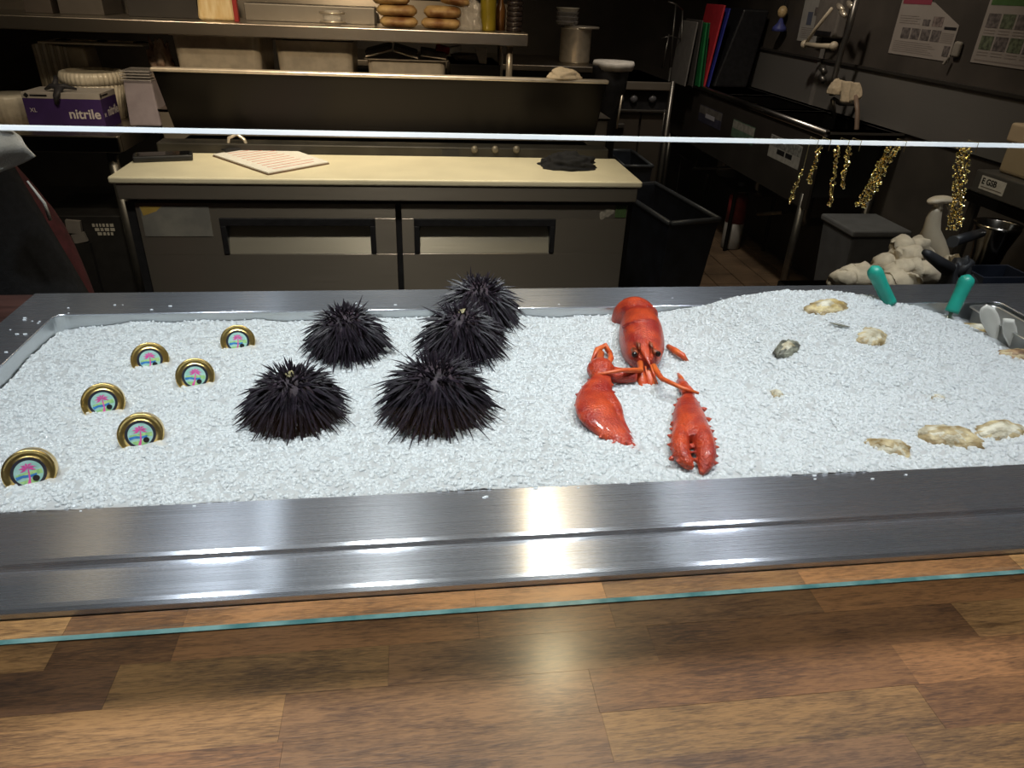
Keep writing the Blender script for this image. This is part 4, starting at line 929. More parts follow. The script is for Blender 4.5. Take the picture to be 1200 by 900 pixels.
# yellow bottle, clear cup and post at the shelf end
YEL = mat('yellow_oil', (.26, .20, .015), .3, var=.15, vscale=8, coat=.4)
xb0, xb1 = ony(565, 30, 3.1).x, ony(580, 30, 3.1).x; cxb = (xb0+xb1)/2
yb = thing('yellow_bottle', 'dull yellow plastic squeeze bottle on the pass shelf beside the bread', 'bottle', (cxb, 3.12, SZ))
MB().lathe([(.029, SZ), (.031, SZ+.006), (.031, SZ+.17), (.020, SZ+.19), (.016, SZ+.195)], (cxb, 3.12, 0), None, 24).build('bottle_body', YEL, yb, smooth=True)
MB().lathe([(.017, SZ+.195), (.016, SZ+.21), (.004, SZ+.25), (.003, SZ+.255)], (cxb, 3.12, 0), None, 20).build('nozzle', YEL, yb, smooth=True)
cxg = ony(604, 30, 3.1).x
gm = thing('dark_grinder', 'dark textured grinder jar at the right end of the pass shelf', 'jar', (cxg, 3.13, SZ))
for i in range(7): MB().lathe([(.030, SZ+i*.018), (.033, SZ+i*.018+.005), (.033, SZ+i*.018+.012), (.030, SZ+i*.018+.0175)], (cxg, 3.13, 0), None, 20).build('grip_ring', mat('dark_glass', (.035, .026, .024), .18, var=.3, vscale=90), gm, smooth=True)
MB().lathe([(.031, SZ+.127), (.031, SZ+.15), (.01, SZ+.16)], (cxg, 3.13, 0), None, 20).build('cap', mat('cap_brown', (.12, .03, .02), .4), gm, smooth=True)
xo = ony(588, 30, 3.13).x
ob = thing('amber_bottle', 'short amber bottle between the yellow bottle and the grinder jar', 'bottle', (xo, 3.18, SZ))
MB().lathe([(.020, SZ), (.021, SZ+.07), (.016, SZ+.09), (.010, SZ+.10), (.010, SZ+.13)], (xo, 3.18, 0), None, 20).build('bottle_body', mat('amber', (.14, .06, .015), .3, var=.2), ob, smooth=True)
MB().lathe([(.012, SZ+.13), (.012, SZ+.15), (.002, SZ+.152)], (xo, 3.18, 0), None, 16).build('cap', CLEAR, ob, smooth=True)
# steel box, clip lid and folded pasta bag on the shelf
xa, xb = ony(287, 20, 3.2).x, ony(440, 25, 3.2).x
sb = thing('steel_bin', 'long low grey steel bin standing on the pass shelf', 'bin', ((xa+xb)/2, 3.28, SZ))
B((xa, 3.20, SZ), (xb, 3.36, ony(360, 6, 3.2).z)).build('bin_body', mat('bin_grey', (.30, .28, .25), .4, .7, var=.1, vscale=5), sb, bevel=.004)
xa, xb = ony(369, 20, 3.08).x, ony(409, 20, 3.08).x
cj = thing('clip_top_jar', 'small clear jar with wire rim lying on the pass shelf', 'jar', ((xa+xb)/2, 3.10, SZ))
MB().lathe([(.028, 0), (.034, .006), (.036, .03), (.030, .05), (.026, .052)], (((xa+xb)/2, 3.10, SZ)), None, 24).build('jar_body', CLEAR, cj, smooth=True)
for dz in (.012, .042): MB().tube([((xa+xb)/2 + .045*math.cos(t_), 3.10+.04*math.sin(t_), SZ+dz) for t_ in np.linspace(0, 2*math.pi, 25)], .004, 6).build('wire_ring', BRIGHT, cj, smooth=True)
cp = ony(257, 10, 3.14)
NOOD = mat('noodle_bag', (.62, .46, .22), .4, col2=(.74, .62, .38), vscale=12, stretch=(6, 1, 1), coat=.4)
pb = thing('noodle_bag', 'yellowish bag of dry noodles with a red stripe on the pass shelf', 'bag', (cp.x, 3.15, SZ))
m = MB(); m.hexa([(cp.x-.075, 3.10, SZ), (cp.x+.06, 3.10, SZ), (cp.x+.06, 3.19, SZ), (cp.x-.075, 3.19, SZ)], [(cp.x-.06, 3.115, SZ+.19), (cp.x+.05, 3.115, SZ+.19), (cp.x+.05, 3.165, SZ+.19), (cp.x-.06, 3.165, SZ+.19)]); m.build('bag_body', NOOD, pb, bevel=.014, seg=3)
xr_ = ony(276, 12, 3.10).x
B((xr_-.008, 3.094, SZ), (xr_+.008, 3.12, SZ+.18)).build('red_stripe', mat('wrap_red2', (.30, .02, .02), .5), pb, bevel=.002)
for i, (x0, x1, hh, lab) in enumerate(((30, 62, .16, 'dark carton at the far end of the pass shelf'), (70, 122, .18, 'wide dark grey carton on the pass shelf'), (150, 232, .16, 'long black carton on the pass shelf beside the noodle bag'))):
    a, b_ = ony(x0, 15, 3.18), ony(x1, 15, 3.18); t = thing('carton', lab, 'carton', ((a.x+b_.x)/2, 3.26, SZ), 'cartons on the pass shelf')
    B((a.x, 3.18, SZ), (b_.x, 3.38, SZ+hh)).build('carton_body', mat('carton_dark%d' % i, ((.075, .062, .052), (.085, .075, .066), (.022, .020, .019))[i], .6, var=.15, vscale=6), t, bevel=.002)
    B((a.x-.001, 3.177, SZ+hh*.62), (b_.x+.001, 3.383, SZ+hh+.002)).build('carton_lid', MATS['carton_dark%d' % i], t, bevel=.002)

# ------------------------------------------------------------------ back cooking line: counter, pot, range
ck = thing('cook_counter', 'dark steel counter carrying the stock pot', 'counter', (.7, 4.5, 0))
zc_ = ony(680, 78, 4.2).z; xr_ = ony(701, 85, 4.2).x
B((-.5, 4.2, .05), (xr_, 4.9, zc_-.03)).build('cabinet', KDARK, ck); B((-.5, 4.195, zc_-.03), (xr_+.005, 4.9, zc_)).build('counter_top', mat('cook_steel', (.36, .32, .27), .34, 1, var=.1, vscale=4), ck, bevel=.003)
zp = zc_+.0005; pcx = (ony(657, 60, 4.4).x + ony(692, 60, 4.4).x)/2; pr = (ony(692, 60, 4.4).x - ony(657, 60, 4.4).x)/2; pzt = ony(675, 33, 4.4).z
pt = thing('stock_pot', 'tall steel stock pot with flat lid on the cook counter', 'pot', (pcx, 4.42, zp))
MB().lathe([(pr*.96, zp), (pr, zp+.012), (pr, pzt-.006), (pr*1.03, pzt-.003), (pr*1.03, pzt)], (pcx, 4.42, 0), None, 40).build('pot_body', BRIGHT, pt, smooth=True)
MB().lathe([(pr*1.12, pzt), (pr*1.16, pzt+.006), (pr*1.1, pzt+.010), (1e-3, pzt+.014)], (pcx+.03, 4.42, 0), None, 40).build('pot_lid', mat('lid_pale', (.62, .56, .47), .35, .6, var=.1), pt, smooth=True)
x0, x1 = ony(652, 22, 4.38).x, ony(679, 22, 4.38).x; dz0 = pzt+.0145
dc = thing('deli_cup_stack', 'stack of clear deli cups on the stock pot lid', 'cups', ((x0+x1)/2, 4.40, dz0))
for i in range(4):
    r_ = (x1-x0)/2; MB().lathe([(r_*.82, dz0+i*.022), (r_*.98, dz0+i*.022+.018), (r_*1.02, dz0+i*.022+.021)], ((x0+x1)/2, 4.40, 0), None, 28).build('cup', CLR2 if i < 3 else RIB, dc, smooth=True)
# black jug with pale lid
jx, jy = ony(714, 100, 3.75).x, 3.75
jz = ony(714, 74, 3.75).z
jb = thing('black_pedal_bin', 'tall narrow black bin with a white liner folded over its rim', 'bin', (jx, jy, 0))
MB().lathe([(.05, .0), (.055, jz-.22), (.085, jz-.12), (.092, jz-.02), (.088, jz-.01)], (jx, jy, 0), None, 28).build('bin_body', BLACK2, jb, smooth=True)
MB().lathe([(.096, jz-.030), (.104, jz-.004), (.098, jz+.010), (.078, jz+.004), (.05, jz-.01), (1e-3, jz-.012)], (jx+.012, jy, 0), None, 36, sq=lambda t: 1+.05*math.sin(3*t+1)+.03*math.sin(7*t)).build('liner', mat('liner_white', (.62, .60, .56), .5, var=.1, vscale=30), jb, smooth=True)
MB().tube([(jx+.055, jy-.058, jz-.14), (jx+.045, jy-.058, jz-.30)], .005, 8).build('latch_strip', BRIGHT, jb, smooth=True)
# cream towel on the lid edge
c_ = ony(661, 92, 2.57); zt_ = lid_top = ony(661, 92, 2.57).z
tw = cloth_lump('folded_towel', CLOTH, None, (c_.x, 2.575, bpy.data.objects['lid_flange'].data.vertices[4].co.z - .0), (.058, .030, .034), 1.7, amp=.15); tag(tw, 'small cream folded towel lying on the top edge of the open lid', 'towel')
# range
xr0_ = xr_ + .02; sx0, sx1 = ony(724, 110, 4.25).x, ony(784, 110, 4.25).x; sz = ony(750, 95, 4.25).z
rg_ = thing('gas_range', 'dark gas range with control knobs and two oven doors', 'range', ((sx0+sx1)/2, 4.5, 0))
B((xr0_, 4.29, .12), (sx1, 4.9, sz-.04)).build('body', mat('range_dark', (.06, .052, .045), .4, .6, var=.15, vscale=5), rg_, bevel=.004)
B((xr0_, 4.22, sz-.045), (sx1+.004, 4.9, sz)).build('range_top', KSTEEL, rg_, bevel=.006)
za, zb = ony(750, 104, 4.26).z, ony(750, 128, 4.26).z
B((xr0_, 4.265, zb), (sx1, 4.29, za)).build('control_panel', BLACK, rg_)
for px in (727, 743, 765):
    p = ony(px, 116, 4.25); MB().lathe([(.024, 0), (.022, .016), (.014, .024), (1e-4, .026)], (p.x, 4.265, p.z), Matrix.Rotation(math.pi/2, 3, 'X'), 18).build('knob', mat('knob_grey', (.10, .10, .11), .35, var=.1), rg_, smooth=True)
B((xr0_, 4.235, zb-.012), (sx1, 4.26, zb)).build('trim_bar', PIPE, rg_, bevel=.002)
xm = ony(750, 145, 4.26).x
for a, b_ in ((xr0_+.01, xm-.006), (xm+.006, sx1-.008)):
    d = B((a, 4.262, .22), (b_, 4.289, zb-.022)).build('oven_door', mat('oven_brown', (.10, .085, .07), .42, .5, var=.12, vscale=4), rg_, bevel=.003)
hb = ony(718, 147, 4.24)
B((hb.x-.06, 4.232, hb.z-.014), (hb.x+.07, 4.259, hb.z+.012)).build('door_handle', PIPE, rg_, bevel=.004)
for x in (xr0_+.04, sx1-.04): MB().tube([(x, 4.33, 0), (x, 4.33, .12)], .02, 10).build('leg', PIPE, rg_)
# wire stand beside the range
ws = thing('wire_rack', 'thin chrome wire rack standing between range and sink', 'rack', (ony(787, 60, 4.95).x, 5.1, 0))
for (a, b_) in (((792, 5), (785, 80)), ((800, 12), (797, 78)), ((784, 40), (776, 80))):
    MB().tube([ony(*a, 4.95), ony(*b_, 4.95)], .006, 8).build('wire', PIPE, ws, smooth=True)
MB().tube([ony(783, 2, 4.95), ony(792, 5, 4.95), ony(800, 12, 4.95)], .006, 8).build('wire', PIPE, ws, smooth=True)
MB().tube([ony(775, 45, 4.95), ony(786, 42, 4.95), ony(797, 46, 4.95)], .004, 8).build('wire', PIPE, ws, smooth=True)
MB().tube([ony(786, 79, 4.95), Vector((ony(786, 79, 4.95).x, 4.95, 0))], .010, 8).build('post', PIPE, ws, smooth=True)
# upright pole in front of the range side
pa, pb_ = onz(771, 215, .5), None
pl = thing('steel_post', 'thin upright steel post of the rack in front of the range', 'post', (ony(776, 180, 4.0).x, 4.0, 0))
px_ = ony(777, 180, 4.05).x
MB().tube([(px_, 4.05, 0), (px_, 4.05, ony(784, 95, 4.05).z)], .012, 10).build('pole', PIPE, pl, smooth=True)
MB().lathe([(.03, 0), (.03, .01), (.012, .02)], (px_, 4.05, 0), None, 14).build('foot', PIPE, pl, smooth=True)

# ------------------------------------------------------------------ three compartment sink on the right wall
SX0, SX1, SY0, SY1, SZZ = 1.875, 2.262, 3.16, 5.32, .90
sk = thing('steel_sink', 'long dark stainless steel compartment sink along the right wall', 'sink', (2.07, 4.2, 0))
MB().tube([(SX0, SY0, SZZ-.008), (SX0, SY1, SZZ-.008)], .017, 12).build('front_roll', mat('roll_steel', (.36, .35, .34), .28, 1, var=.1, vscale=10), sk, smooth=True)
bas = [(3.24, 3.80), (3.86, 4.42), (4.48, 4.72)]
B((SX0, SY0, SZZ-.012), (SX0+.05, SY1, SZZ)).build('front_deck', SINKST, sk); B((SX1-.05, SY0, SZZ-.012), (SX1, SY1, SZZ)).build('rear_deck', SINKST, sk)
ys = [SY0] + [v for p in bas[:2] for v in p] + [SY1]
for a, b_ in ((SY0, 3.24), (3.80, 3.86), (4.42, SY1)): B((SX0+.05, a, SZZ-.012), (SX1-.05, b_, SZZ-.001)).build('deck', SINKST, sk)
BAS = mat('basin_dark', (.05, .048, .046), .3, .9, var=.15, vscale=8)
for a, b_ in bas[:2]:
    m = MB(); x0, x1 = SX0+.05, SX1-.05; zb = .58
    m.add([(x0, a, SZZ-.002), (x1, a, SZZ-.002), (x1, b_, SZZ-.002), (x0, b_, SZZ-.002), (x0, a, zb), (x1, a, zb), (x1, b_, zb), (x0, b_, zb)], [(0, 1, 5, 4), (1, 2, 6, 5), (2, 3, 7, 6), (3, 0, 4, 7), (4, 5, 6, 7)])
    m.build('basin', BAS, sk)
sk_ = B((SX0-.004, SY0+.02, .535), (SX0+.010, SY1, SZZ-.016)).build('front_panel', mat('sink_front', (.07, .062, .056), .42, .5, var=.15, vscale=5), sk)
B((SX1-.006, 2.2, SZZ), (SX1+.004, SY1, 1.135)).build('backsplash', SINKST, sk)
B((SX1-.02, 2.2, 1.130), (SX1+.004, SY1, 1.142)).build('splash_ledge', mat('ledge_dark', (.12, .11, .10), .4, .8), sk)
B((SX1-.012, 4.03, SZZ), (SX1-.002, 4.06, 1.20)).build('splash_strip', mat('strip_grey', (.17, .16, .15), .5), sk)
for y in (3.24, 5.25):
    for x in (SX0+.01, SX1-.03): MB().tube([(x, y, .0), (x, y, .60)], .019, 12).build('leg', PIPE, sk, smooth=True)
MB().tube([(SX0+.02, 3.24, .62), (SX0+.02, 3.24, .88)], .022, 10).build('leg_socket', PIPE, sk)
for y in (3.5, 4.1): MB().tube([(2.07, y, .58), (2.07, y, .42), (2.12, y+.06, .36), (2.22, y+.08, .36)], .024, 12).build('drain_pipe', PIPE, sk, smooth=True)
# stickers on the sink front
STK = mat('sticker_white', (.34, .33, .31), .6, var=.1, vscale=40)
def sticker(label, y0, y1, z0, z1, cols, txt=None):
    xx = SX0-.0045; t = thing('wash_sticker', label, 'sign', (xx, (y0+y1)/2, z0), 'stickers on the sink front')
    B((xx-.0008, y0, z0), (xx, y1, z1)).build('sticker_sheet', cols[0], t)
    B((xx-.0012, y0+.004, z0+(z1-z0)*.52), (xx-.0008, y1-.004, z1-.004)).build('printed_band', cols[1], t)
    if txt:
        for a_, b2_ in ((.28, .52), (.56, .76)): B((xx-.0012, y1-(y1-y0)*b2_, z0+(z1-z0)*.26), (xx-.0008, y1-(y1-y0)*a_, z0+(z1-z0)*.48)).build('word_block', BLACK, t)
sticker('pale sticker with a dark printed word on the sink front near its leg', 3.33, 3.67, .690, .800, (STK, mat('band_grey', (.20, .20, .19), .6, var=.4, vscale=60)), True)
sticker('dim green and white sticker in the middle of the sink front', 3.87, 4.17, .70, .795, (mat('stk_green', (.09, .16, .11), .6, var=.2, vscale=30), mat('stk_grey', (.26, .26, .23), .6, var=.2, vscale=40)))
sticker('dark blue sticker with a white block on the far end of the sink front', 4.34, 4.72, .70, .80, (mat('stk_blue', (.05, .05, .08), .5, var=.2), mat('stk_grey2', (.15, .14, .13), .6, var=.2)))
B((SX0-.0062, 4.45, .735), (SX0-.0054, 4.60, .760)).build('white_block', mat('stk_white', (.45, .45, .50), .5), bpy.data.objects['wash_sticker.002'])
# faucet with pre-rinse spray arm and tied rag
fx = 2.12
fp = lambda x, y: onx(x, y, fx)
fc = thing('spray_faucet', 'chrome pre-rinse faucet with a cream swing arm over the sink', 'faucet', tuple(onx(975, 120, fx)))
cr = mat('cream_pipe', (.50, .43, .32), .45, var=.08)
MB().tube([fp(1005, -6), fp(996, 30), fp(986, 60), fp(978, 90), fp(975, 112)], .014, 10).build('riser', PIPE, fc, smooth=True)
MB().tube([fp(976, 54), fp(960, 54), fp(943, 52)], .013, 10).build('swing_arm', cr, fc, smooth=True)
MB().tube([fp(943, 53), fp(955, 35), fp(975, 10)], .009, 10).build('swing_arm', cr, fc, smooth=True)
for p in ((943, 52), (977, 54)): 
    q = fp(*p); MB().lathe([(.022*math.sin(a)+1e-5, -.022*math.cos(a)) for a in np.linspace(0, math.pi, 9)], q, seg=14).build('elbow', cr, fc, smooth=True)
for p in ((985, 9), (997, 6), (988, 16)):
    q = fp(*p); MB().tube([q + Vector((0, -.03, -.01)), q, q + Vector((0, .03, .012))], [.010, .014, .010], 10).build('valve', BRIGHT, fc, smooth=True)
for p in ((965, 82), (964, 92)):
    q = fp(*p); MB().tube([q + Vector((0, .02, .01)), q + Vector((0, -.02, -.012))], [.018, .013], 10).build('tap_handle', PIPE, fc, smooth=True)
q = fp(976, 116); MB().tube([q, q + Vector((.05, 0, -.02)), (SX1-.004, q.y, q.z-.02)], .012, 8).build('wall_bracket', PIPE, fc, smooth=True)
q = fp(976, 116); MB().tube([(q.x, q.y, q.z), (q.x+.03, q.y, SZZ+.001)], .012, 8).build('column', PIPE, fc, smooth=True)
rgq = fp(979, 103)
rag = thing('tied_rag', 'cream rag tied around the spray faucet', 'rag', tuple(fp(990, 118)))
cloth_lump('knot', CLOTH, rag, fp(979, 110), (.04, .05, .07), 6.3, amp=.12)
a0, a1, a2, a3 = fp(984, 94), fp(1006, 97), fp(1008, 113), fp(986, 116)
m = MB(); N = 10
vs = []; fs = []
for i in range(N+1):
    for j in range(N+1):
        u, v_ = i/N, j/N; p = a0.lerp(a1, u).lerp(a3.lerp(a2, u), v_); p = p + Vector((.016*math.sin(u*13+v_*2), 0, -.05*v_*u*(1-u)*2)); vs.append(p)
for i in range(N):
    for j in range(N): fs.append((i*(N+1)+j, i*(N+1)+j+1, (i+1)*(N+1)+j+1, (i+1)*(N+1)+j))
o = m.add(vs, fs).build('hanging_flap', CLOTH, rag, smooth=True); sd = o.modifiers.new('solid', 'SOLIDIFY'); sd.thickness = .006
MB().tube([fp(1003, 112), fp(1005, 130), fp(1004, 150), fp(1002, 166)], .011, 10).build('rubber_hose', mat('hose_tan', (.20, .14, .10), .5, var=.1), fc, smooth=True)
# hanging ornament on the far wall of the sink
oq = onx(911, 22, 2.24)
orn = thing('hanging_ornament', 'small gold and blue hanging ornament on the dark right wall', 'ornament', tuple(onx(911, 36, 2.24)))
gq, bq_ = onx(917, 14, 2.22), onx(914, 30, 2.22)
MB().lathe([(.028*math.sin(a)+1e-5, -.034*math.cos(a)) for a in np.linspace(0, math.pi, 11)], gq, seg=16).build('gold_top', mat('orn_gold', (.50, .36, .18), .45, var=.2, vscale=90), orn, smooth=True)
MB().lathe([(.044, -.03), (.040, -.01), (.018, .015), (.008, .04)], bq_, seg=16).build('blue_skirt', mat('orn_blue', (.05, .06, .22), .5, var=.2, vscale=60), orn, smooth=True)
MB().tube([bq_ + Vector((0, 0, .03)), gq, gq + Vector((.02, 0, .25))], .003, 6).build('cord', BLACK, orn)

# posters and notice on the right wall
PX = 2.268
def poster(name, label, ya, yb_, z0, z1, build):
    t = thing(name, label, 'poster', (PX, (ya+yb_)/2, z0)); build(t, ya, yb_, z0, z1); return t
PP = mat('poster_paper', (.26, .23, .205), .7, var=.05, vscale=10); PK = [mat('print_dark%d' % i, c, .7, var=.5, vscale=60) for i, c in enumerate(((.10, .085, .08), (.085, .10, .06), (.14, .11, .10)))]
def panel(t, y0, y1, z0, z1, m, lift=.002, name='print_block'): B((PX-lift-.0006, min(y0, y1), z0), (PX-lift, max(y0, y1), z1)).build(name, m, t)
LINE = mat('print_line', (.20, .17, .15), .7)
def p1(t, ya, yb_, z0, z1):
    # ya = far (left in view) edge, yb_ = near edge; upper near corner folded off
    zc2 = onx(1124, 30, PX).z; yc2 = onx(1096, 3, PX).y
    pts = [(ya, z0), (yb_, z0), (yb_, zc2), (yc2, onx(1096, 3, PX).z), (ya, z1)]
    n_ = len(pts); MB().add([(PX-.0015, y, z) for y, z in pts] + [(PX-.0003, y, z) for y, z in pts], [tuple(range(n_)), tuple(range(n_, 2*n_))[::-1]] + [(i, (i+1) % n_, n_+(i+1) % n_, n_+i) for i in range(n_)]).build('sheet', PP, t)
    W = yb_-ya; h = zc2-z0
    panel(t, ya+W*.03, yc2+.02, onx(1075, 5, PX).z, z1, mat('poster_red', (.20, .03, .05), .7), name='red_header')
    for i in range(4): panel(t, ya+W*(.14+.165*i), ya+W*(.14+.165*i+.14), z0+h*.50, z0+h*.82, PK[0])
    panel(t, ya+W*.60, ya+W*.76, z0+h*.92, z0+h*1.2, PK[2]); panel(t, ya+W*.45, ya+W*.56, z0+h*.92, z0+h*1.1, PK[0])
    panel(t, ya+W*.80, ya+W*.98, z0+h*.86, z0+h*.94, BLACK); panel(t, ya+W*.88, ya+W*.97, z0+h*.12, z0+h*.42, PK[0])
    for i in range(6): panel(t, ya+W*.05, ya+W*(.75-.05*(i % 3)), z0+h*(.10+.06*i), z0+h*(.115+.06*i), LINE, name='text_line')
    for i in range(4): panel(t, ya+W*.05, ya+W*(.40-.04*(i % 2)), z0+h*(.95+.07*i), z0+h*(.97+.07*i), LINE, name='text_line')
    for i in range(6): panel(t, ya+W*.79, ya+W*.97, z0+h*(.50+.05*i), z0+h*(.515+.05*i), LINE, name='text_line')
poster('safety_poster', 'white safety poster with red header and a folded corner on the dark right wall', onx(1041, 62, PX).y, onx(1111, 73, PX).y, onx(1075, 67, PX).z, onx(1060, -8, PX).z, p1)
def p2(t, ya, yb_, z0, z1):
    B((PX-.0015, yb_, z0), (PX-.0003, ya, z1)).build('sheet', PP, t); W = yb_-ya; h = z1-z0
    zg = onx(1170, 6, PX).z
    panel(t, ya+W*.04, yb_, zg, z1, mat('poster_green', (.05, .11, .03), .7, var=.1), name='green_header')
    H_ = zg-z0
    for r_, zz in ((0, .62), (1, .24)):
        for i in range(4): panel(t, ya+W*(.06+.22*i), ya+W*(.06+.22*i+.19), z0+H_*zz, z0+H_*(zz+.24), PK[(i+r_) % 2])
        for i in range(4):
            for j in range(2): panel(t, ya+W*(.06+.22*i), ya+W*(.06+.22*i+.17), z0+H_*(zz-.05-.05*j), z0+H_*(zz-.035-.05*j), LINE, name='text_line')
    panel(t, ya+W*.05, ya+W*.9, z0+H_*.05, z0+H_*.07, LINE, name='text_line')
poster('photo_poster', 'white poster with green header and rows of pictures on the right wall', onx(1137, 73, PX).y, onx(1215, 84, PX).y, onx(1160, 76, PX).z, onx(1160, -8, PX).z, p2)
def p3(t, ya, yb_, z0, z1):
    B((PX-.0015, yb_, z0), (PX-.0003, ya, z1)).build('sheet', mat('notice_paper', (.30, .29, .27), .7, var=.05), t); W = yb_-ya; h = z1-z0
    panel(t, ya+W*.25, ya+W*.45, z0+h*.35, z0+h*.62, mat('print_blue', (.08, .09, .13), .7), name='print_block'); panel(t, ya+W*.5, ya+W*.62, z0+h*.55, z0+h*.72, PK[0]); panel(t, ya+W*.75, ya+W*.9, z0+h*.55, z0+h*.8, mat('print_red', (.28, .03, .02), .7))
    for i in range(6): panel(t, ya+W*.1, ya+W*.7, z0+h*(.08+.04*i), z0+h*(.09+.04*i), LINE, name='text_line')
poster('wash_notice', 'narrow white notice with small pictures and red strip behind the faucet', onx(934, 47, PX).y, onx(962, 50, PX).y, onx(945, 49, PX).z, onx(955, -8, PX).z, p3)
oq = onx(985, 20, PX); 
pdp = thing('paper_dispenser', 'grey paper towel holder on the wall behind the faucet', 'dispenser', (PX, oq.y, oq.z-.1))
B((PX-.06, onx(990, 40, PX).y, onx(975, 44, PX).z), (PX-.001, onx(963, 40, PX).y, onx(975, 0, PX).z+.05)).build('dispenser_body', mat('disp_grey', (.15, .135, .12), .5, var=.1), pdp, bevel=.01)
B((PX-.066, onx(986, 40, PX).y, onx(975, 44, PX).z+.01), (PX-.06, onx(967, 40, PX).y, onx(975, 44, PX).z+.03)).build('paper_slot', BLACK, pdp)
oq = onx(1124, 58, PX); cl = MB(); 
hk = thing('wall_clip', 'small pale plastic clip on the wall between the two posters', 'clip', (PX, oq.y, oq.z-.03))
B((PX-.02, oq.y-.022, oq.z-.03), (PX, oq.y+.022, oq.z+.03)).build('clip_body', mat('clip_pale', (.22, .20, .17), .5), hk, bevel=.01, seg=3); MB().tube([(PX-.02, oq.y+.02, oq.z-.03), (PX-.028, oq.y+.03, oq.z-.06)], .006, 8).build('clip_hook', MATS['clip_pale'], hk)

# cutting boards leaning on the far drainboard
def leaning(label, bot, top, w_, col, dep=.30, thick=.016):
    a, b_ = ony(*bot, 4.72), ony(*top, 4.72); a = Vector((a.x, 4.72, SZZ+.001)); d = b_-a; L_ = d.length; ang = math.atan2(d.x, d.z)
    Mr = Matrix.Rotation(ang, 3, 'Y'); c_ = a + d*.5 + Vector((0, dep/2, abs(math.sin(ang))*thick/2))
    o = MB().obox(c_, (thick*w_, dep, L_), Mr).build('cutting_board', col, None, bevel=.004)
    return tag(o, label, 'cutting board', 'cutting boards leaning on the sink drainboard')
leaning('bright green cutting board standing on edge on the sink drainboard', (822, 86), (829, 27), .8, mat('board_green', (.02, .20, .06), .45, var=.1))
leaning('second thin green cutting board pressed beside the bright green one', (826, 86), (832, 27), .5, mat('board_green2', (.015, .11, .04), .45, var=.1))
leaning('grey white cutting board leaning left of the green ones', (805, 86), (818, 26), .6, mat('board_grey', (.20, .19, .18), .45, var=.1))
leaning('dark grey tray leaning between grey and green boards', (814, 86), (824, 24), .5, mat('board_dkgrey', (.09, .085, .08), .45, var=.1))
leaning('red cutting board leaning against the blue one', (829, 80), (850, 6), .8, mat('board_red', (.55, .035, .05), .45, var=.1))
leaning('blue cutting board behind the red one', (833, 86), (856, 10), .6, mat('board_blue', (.03, .04, .30), .45, var=.1))
bk = ony(860, 86, 4.75)
bt = thing('black_tub', 'large black tub standing against the boards on the drainboard', 'tub', (2.05, 4.88, SZZ))
xa, xb = ony(838, 86, 4.76).x, ony(878, 86, 4.76).x; zt = ony(860, 10, 4.76).z
MB().hexa([(xa, 4.76, SZZ+.001), (xb, 4.76, SZZ+.001), (xb, 5.1, SZZ+.001), (xa, 5.1, SZZ+.001)], [(xa+.11, 4.74, zt), (xb+.05, 4.74, zt), (xb+.05, 5.12, zt), (xa+.11, 5.12, zt)]).build('tub_body', BLACK, bt, bevel=.012)

# ------------------------------------------------------------------ under the sink
jg = thing('white_jug', 'white chemical jug with an orange round label under the sink', 'jug', (2.07, 4.45, 0))
jc = onx(848, 215, 2.02); jz0 = .40
o = B((1.94, 4.1, .385), (2.24, 5.2, .398)).build('under_shelf', KDARK, sk)
for y in (4.15, 5.15):
    for x in (1.96, 2.22): MB().tube([(x, y, 0), (x, y, .385)], .012, 8).build('shelf_leg', KDARK, o)
jh = onx(845, 186, 2.0).z
jy = jc.y
WJ = mat('jug_white', (.50, .50, .49), .45, var=.08, vscale=10)
m = MB(); secs = []
for z, sx, sy in ((.3985, .060, .085), (.41, .066, .09), (.56, .066, .09), (.62, .050, .06), (.66, .022, .022), (.70, .020, .020)):
    secs.append((Vector((2.03, jy, z)), sx, sy, Vector((1, 0, 0)), Vector((0, 1, 0))))
m.loft(secs, 24).build('jug_body', WJ, jg, smooth=True)
MB().lathe([(.024, .70), (.024, .73), (1e-3, .732)], (2.03, jy, 0), None, 16).build('cap', WHITE, jg)
MB().tube([(1.985, jy-.05, .62), (1.955, jy-.075, .60), (1.950, jy-.08, .52), (1.968, jy-.07, .47)], .011, 8).build('handle', WJ, jg, smooth=True)
MB().lathe([(.038, 0), (.038, .002), (1e-3, .002)], (1.965, jy+.03, .555), Matrix.Rotation(-math.pi/2, 3, 'Y'), 24).build('orange_label', mat('label_orange', (.55, .17, .06), .5), jg)
rb = thing('red_white_bottle', 'red and white spray bottle standing on the tiles beside the trash can', 'bottle', tuple(onz(852, 284, 0)))
q = onz(855, 290, 0); rx_, ry_ = q.x, q.y
zs = [onx(857, 270, rx_).z, onx(857, 240, rx_).z, onx(857, 235, rx_).z]
MB().lathe([(.055, 0.001), (.06, .01), (.06, .17)], (rx_, ry_, 0), None, 24).build('white_base', mat('dim_white', (.28, .26, .25), .5, var=.1), rb, smooth=True)
MB().lathe([(.0605, .17), (.0605, .33), (.04, .36)], (rx_, ry_, 0), None, 24).build('red_band', mat('bottle_red', (.26, .035, .04), .45, var=.15), rb, smooth=True)
MB().lathe([(.04, .36), (.022, .39), (.022, .42), (.001, .422)], (rx_, ry_, 0), None, 20).build('neck', mat('dim_white', (0, 0, 0)), rb, smooth=True)
pb2 = thing('floor_pipe', 'short pale pipe along the wall below the sink', 'pipe', tuple(onx(900, 252, 2.2)))
MB().tube([onx(888, 251, 2.2), onx(916, 249, 2.2)], .012, 10).build('pipe', cr, pb2, smooth=True)
for p in ((888, 251), (916, 249)): q = onx(*p, 2.2); MB().tube([q, (2.27, q.y, q.z)], .012, 8).build('bracket', PIPE, pb2)
hp = thing('rail_pipe', 'chrome rail under the sink with a pale end', 'pipe', tuple(onx(830, 200, 1.9)))
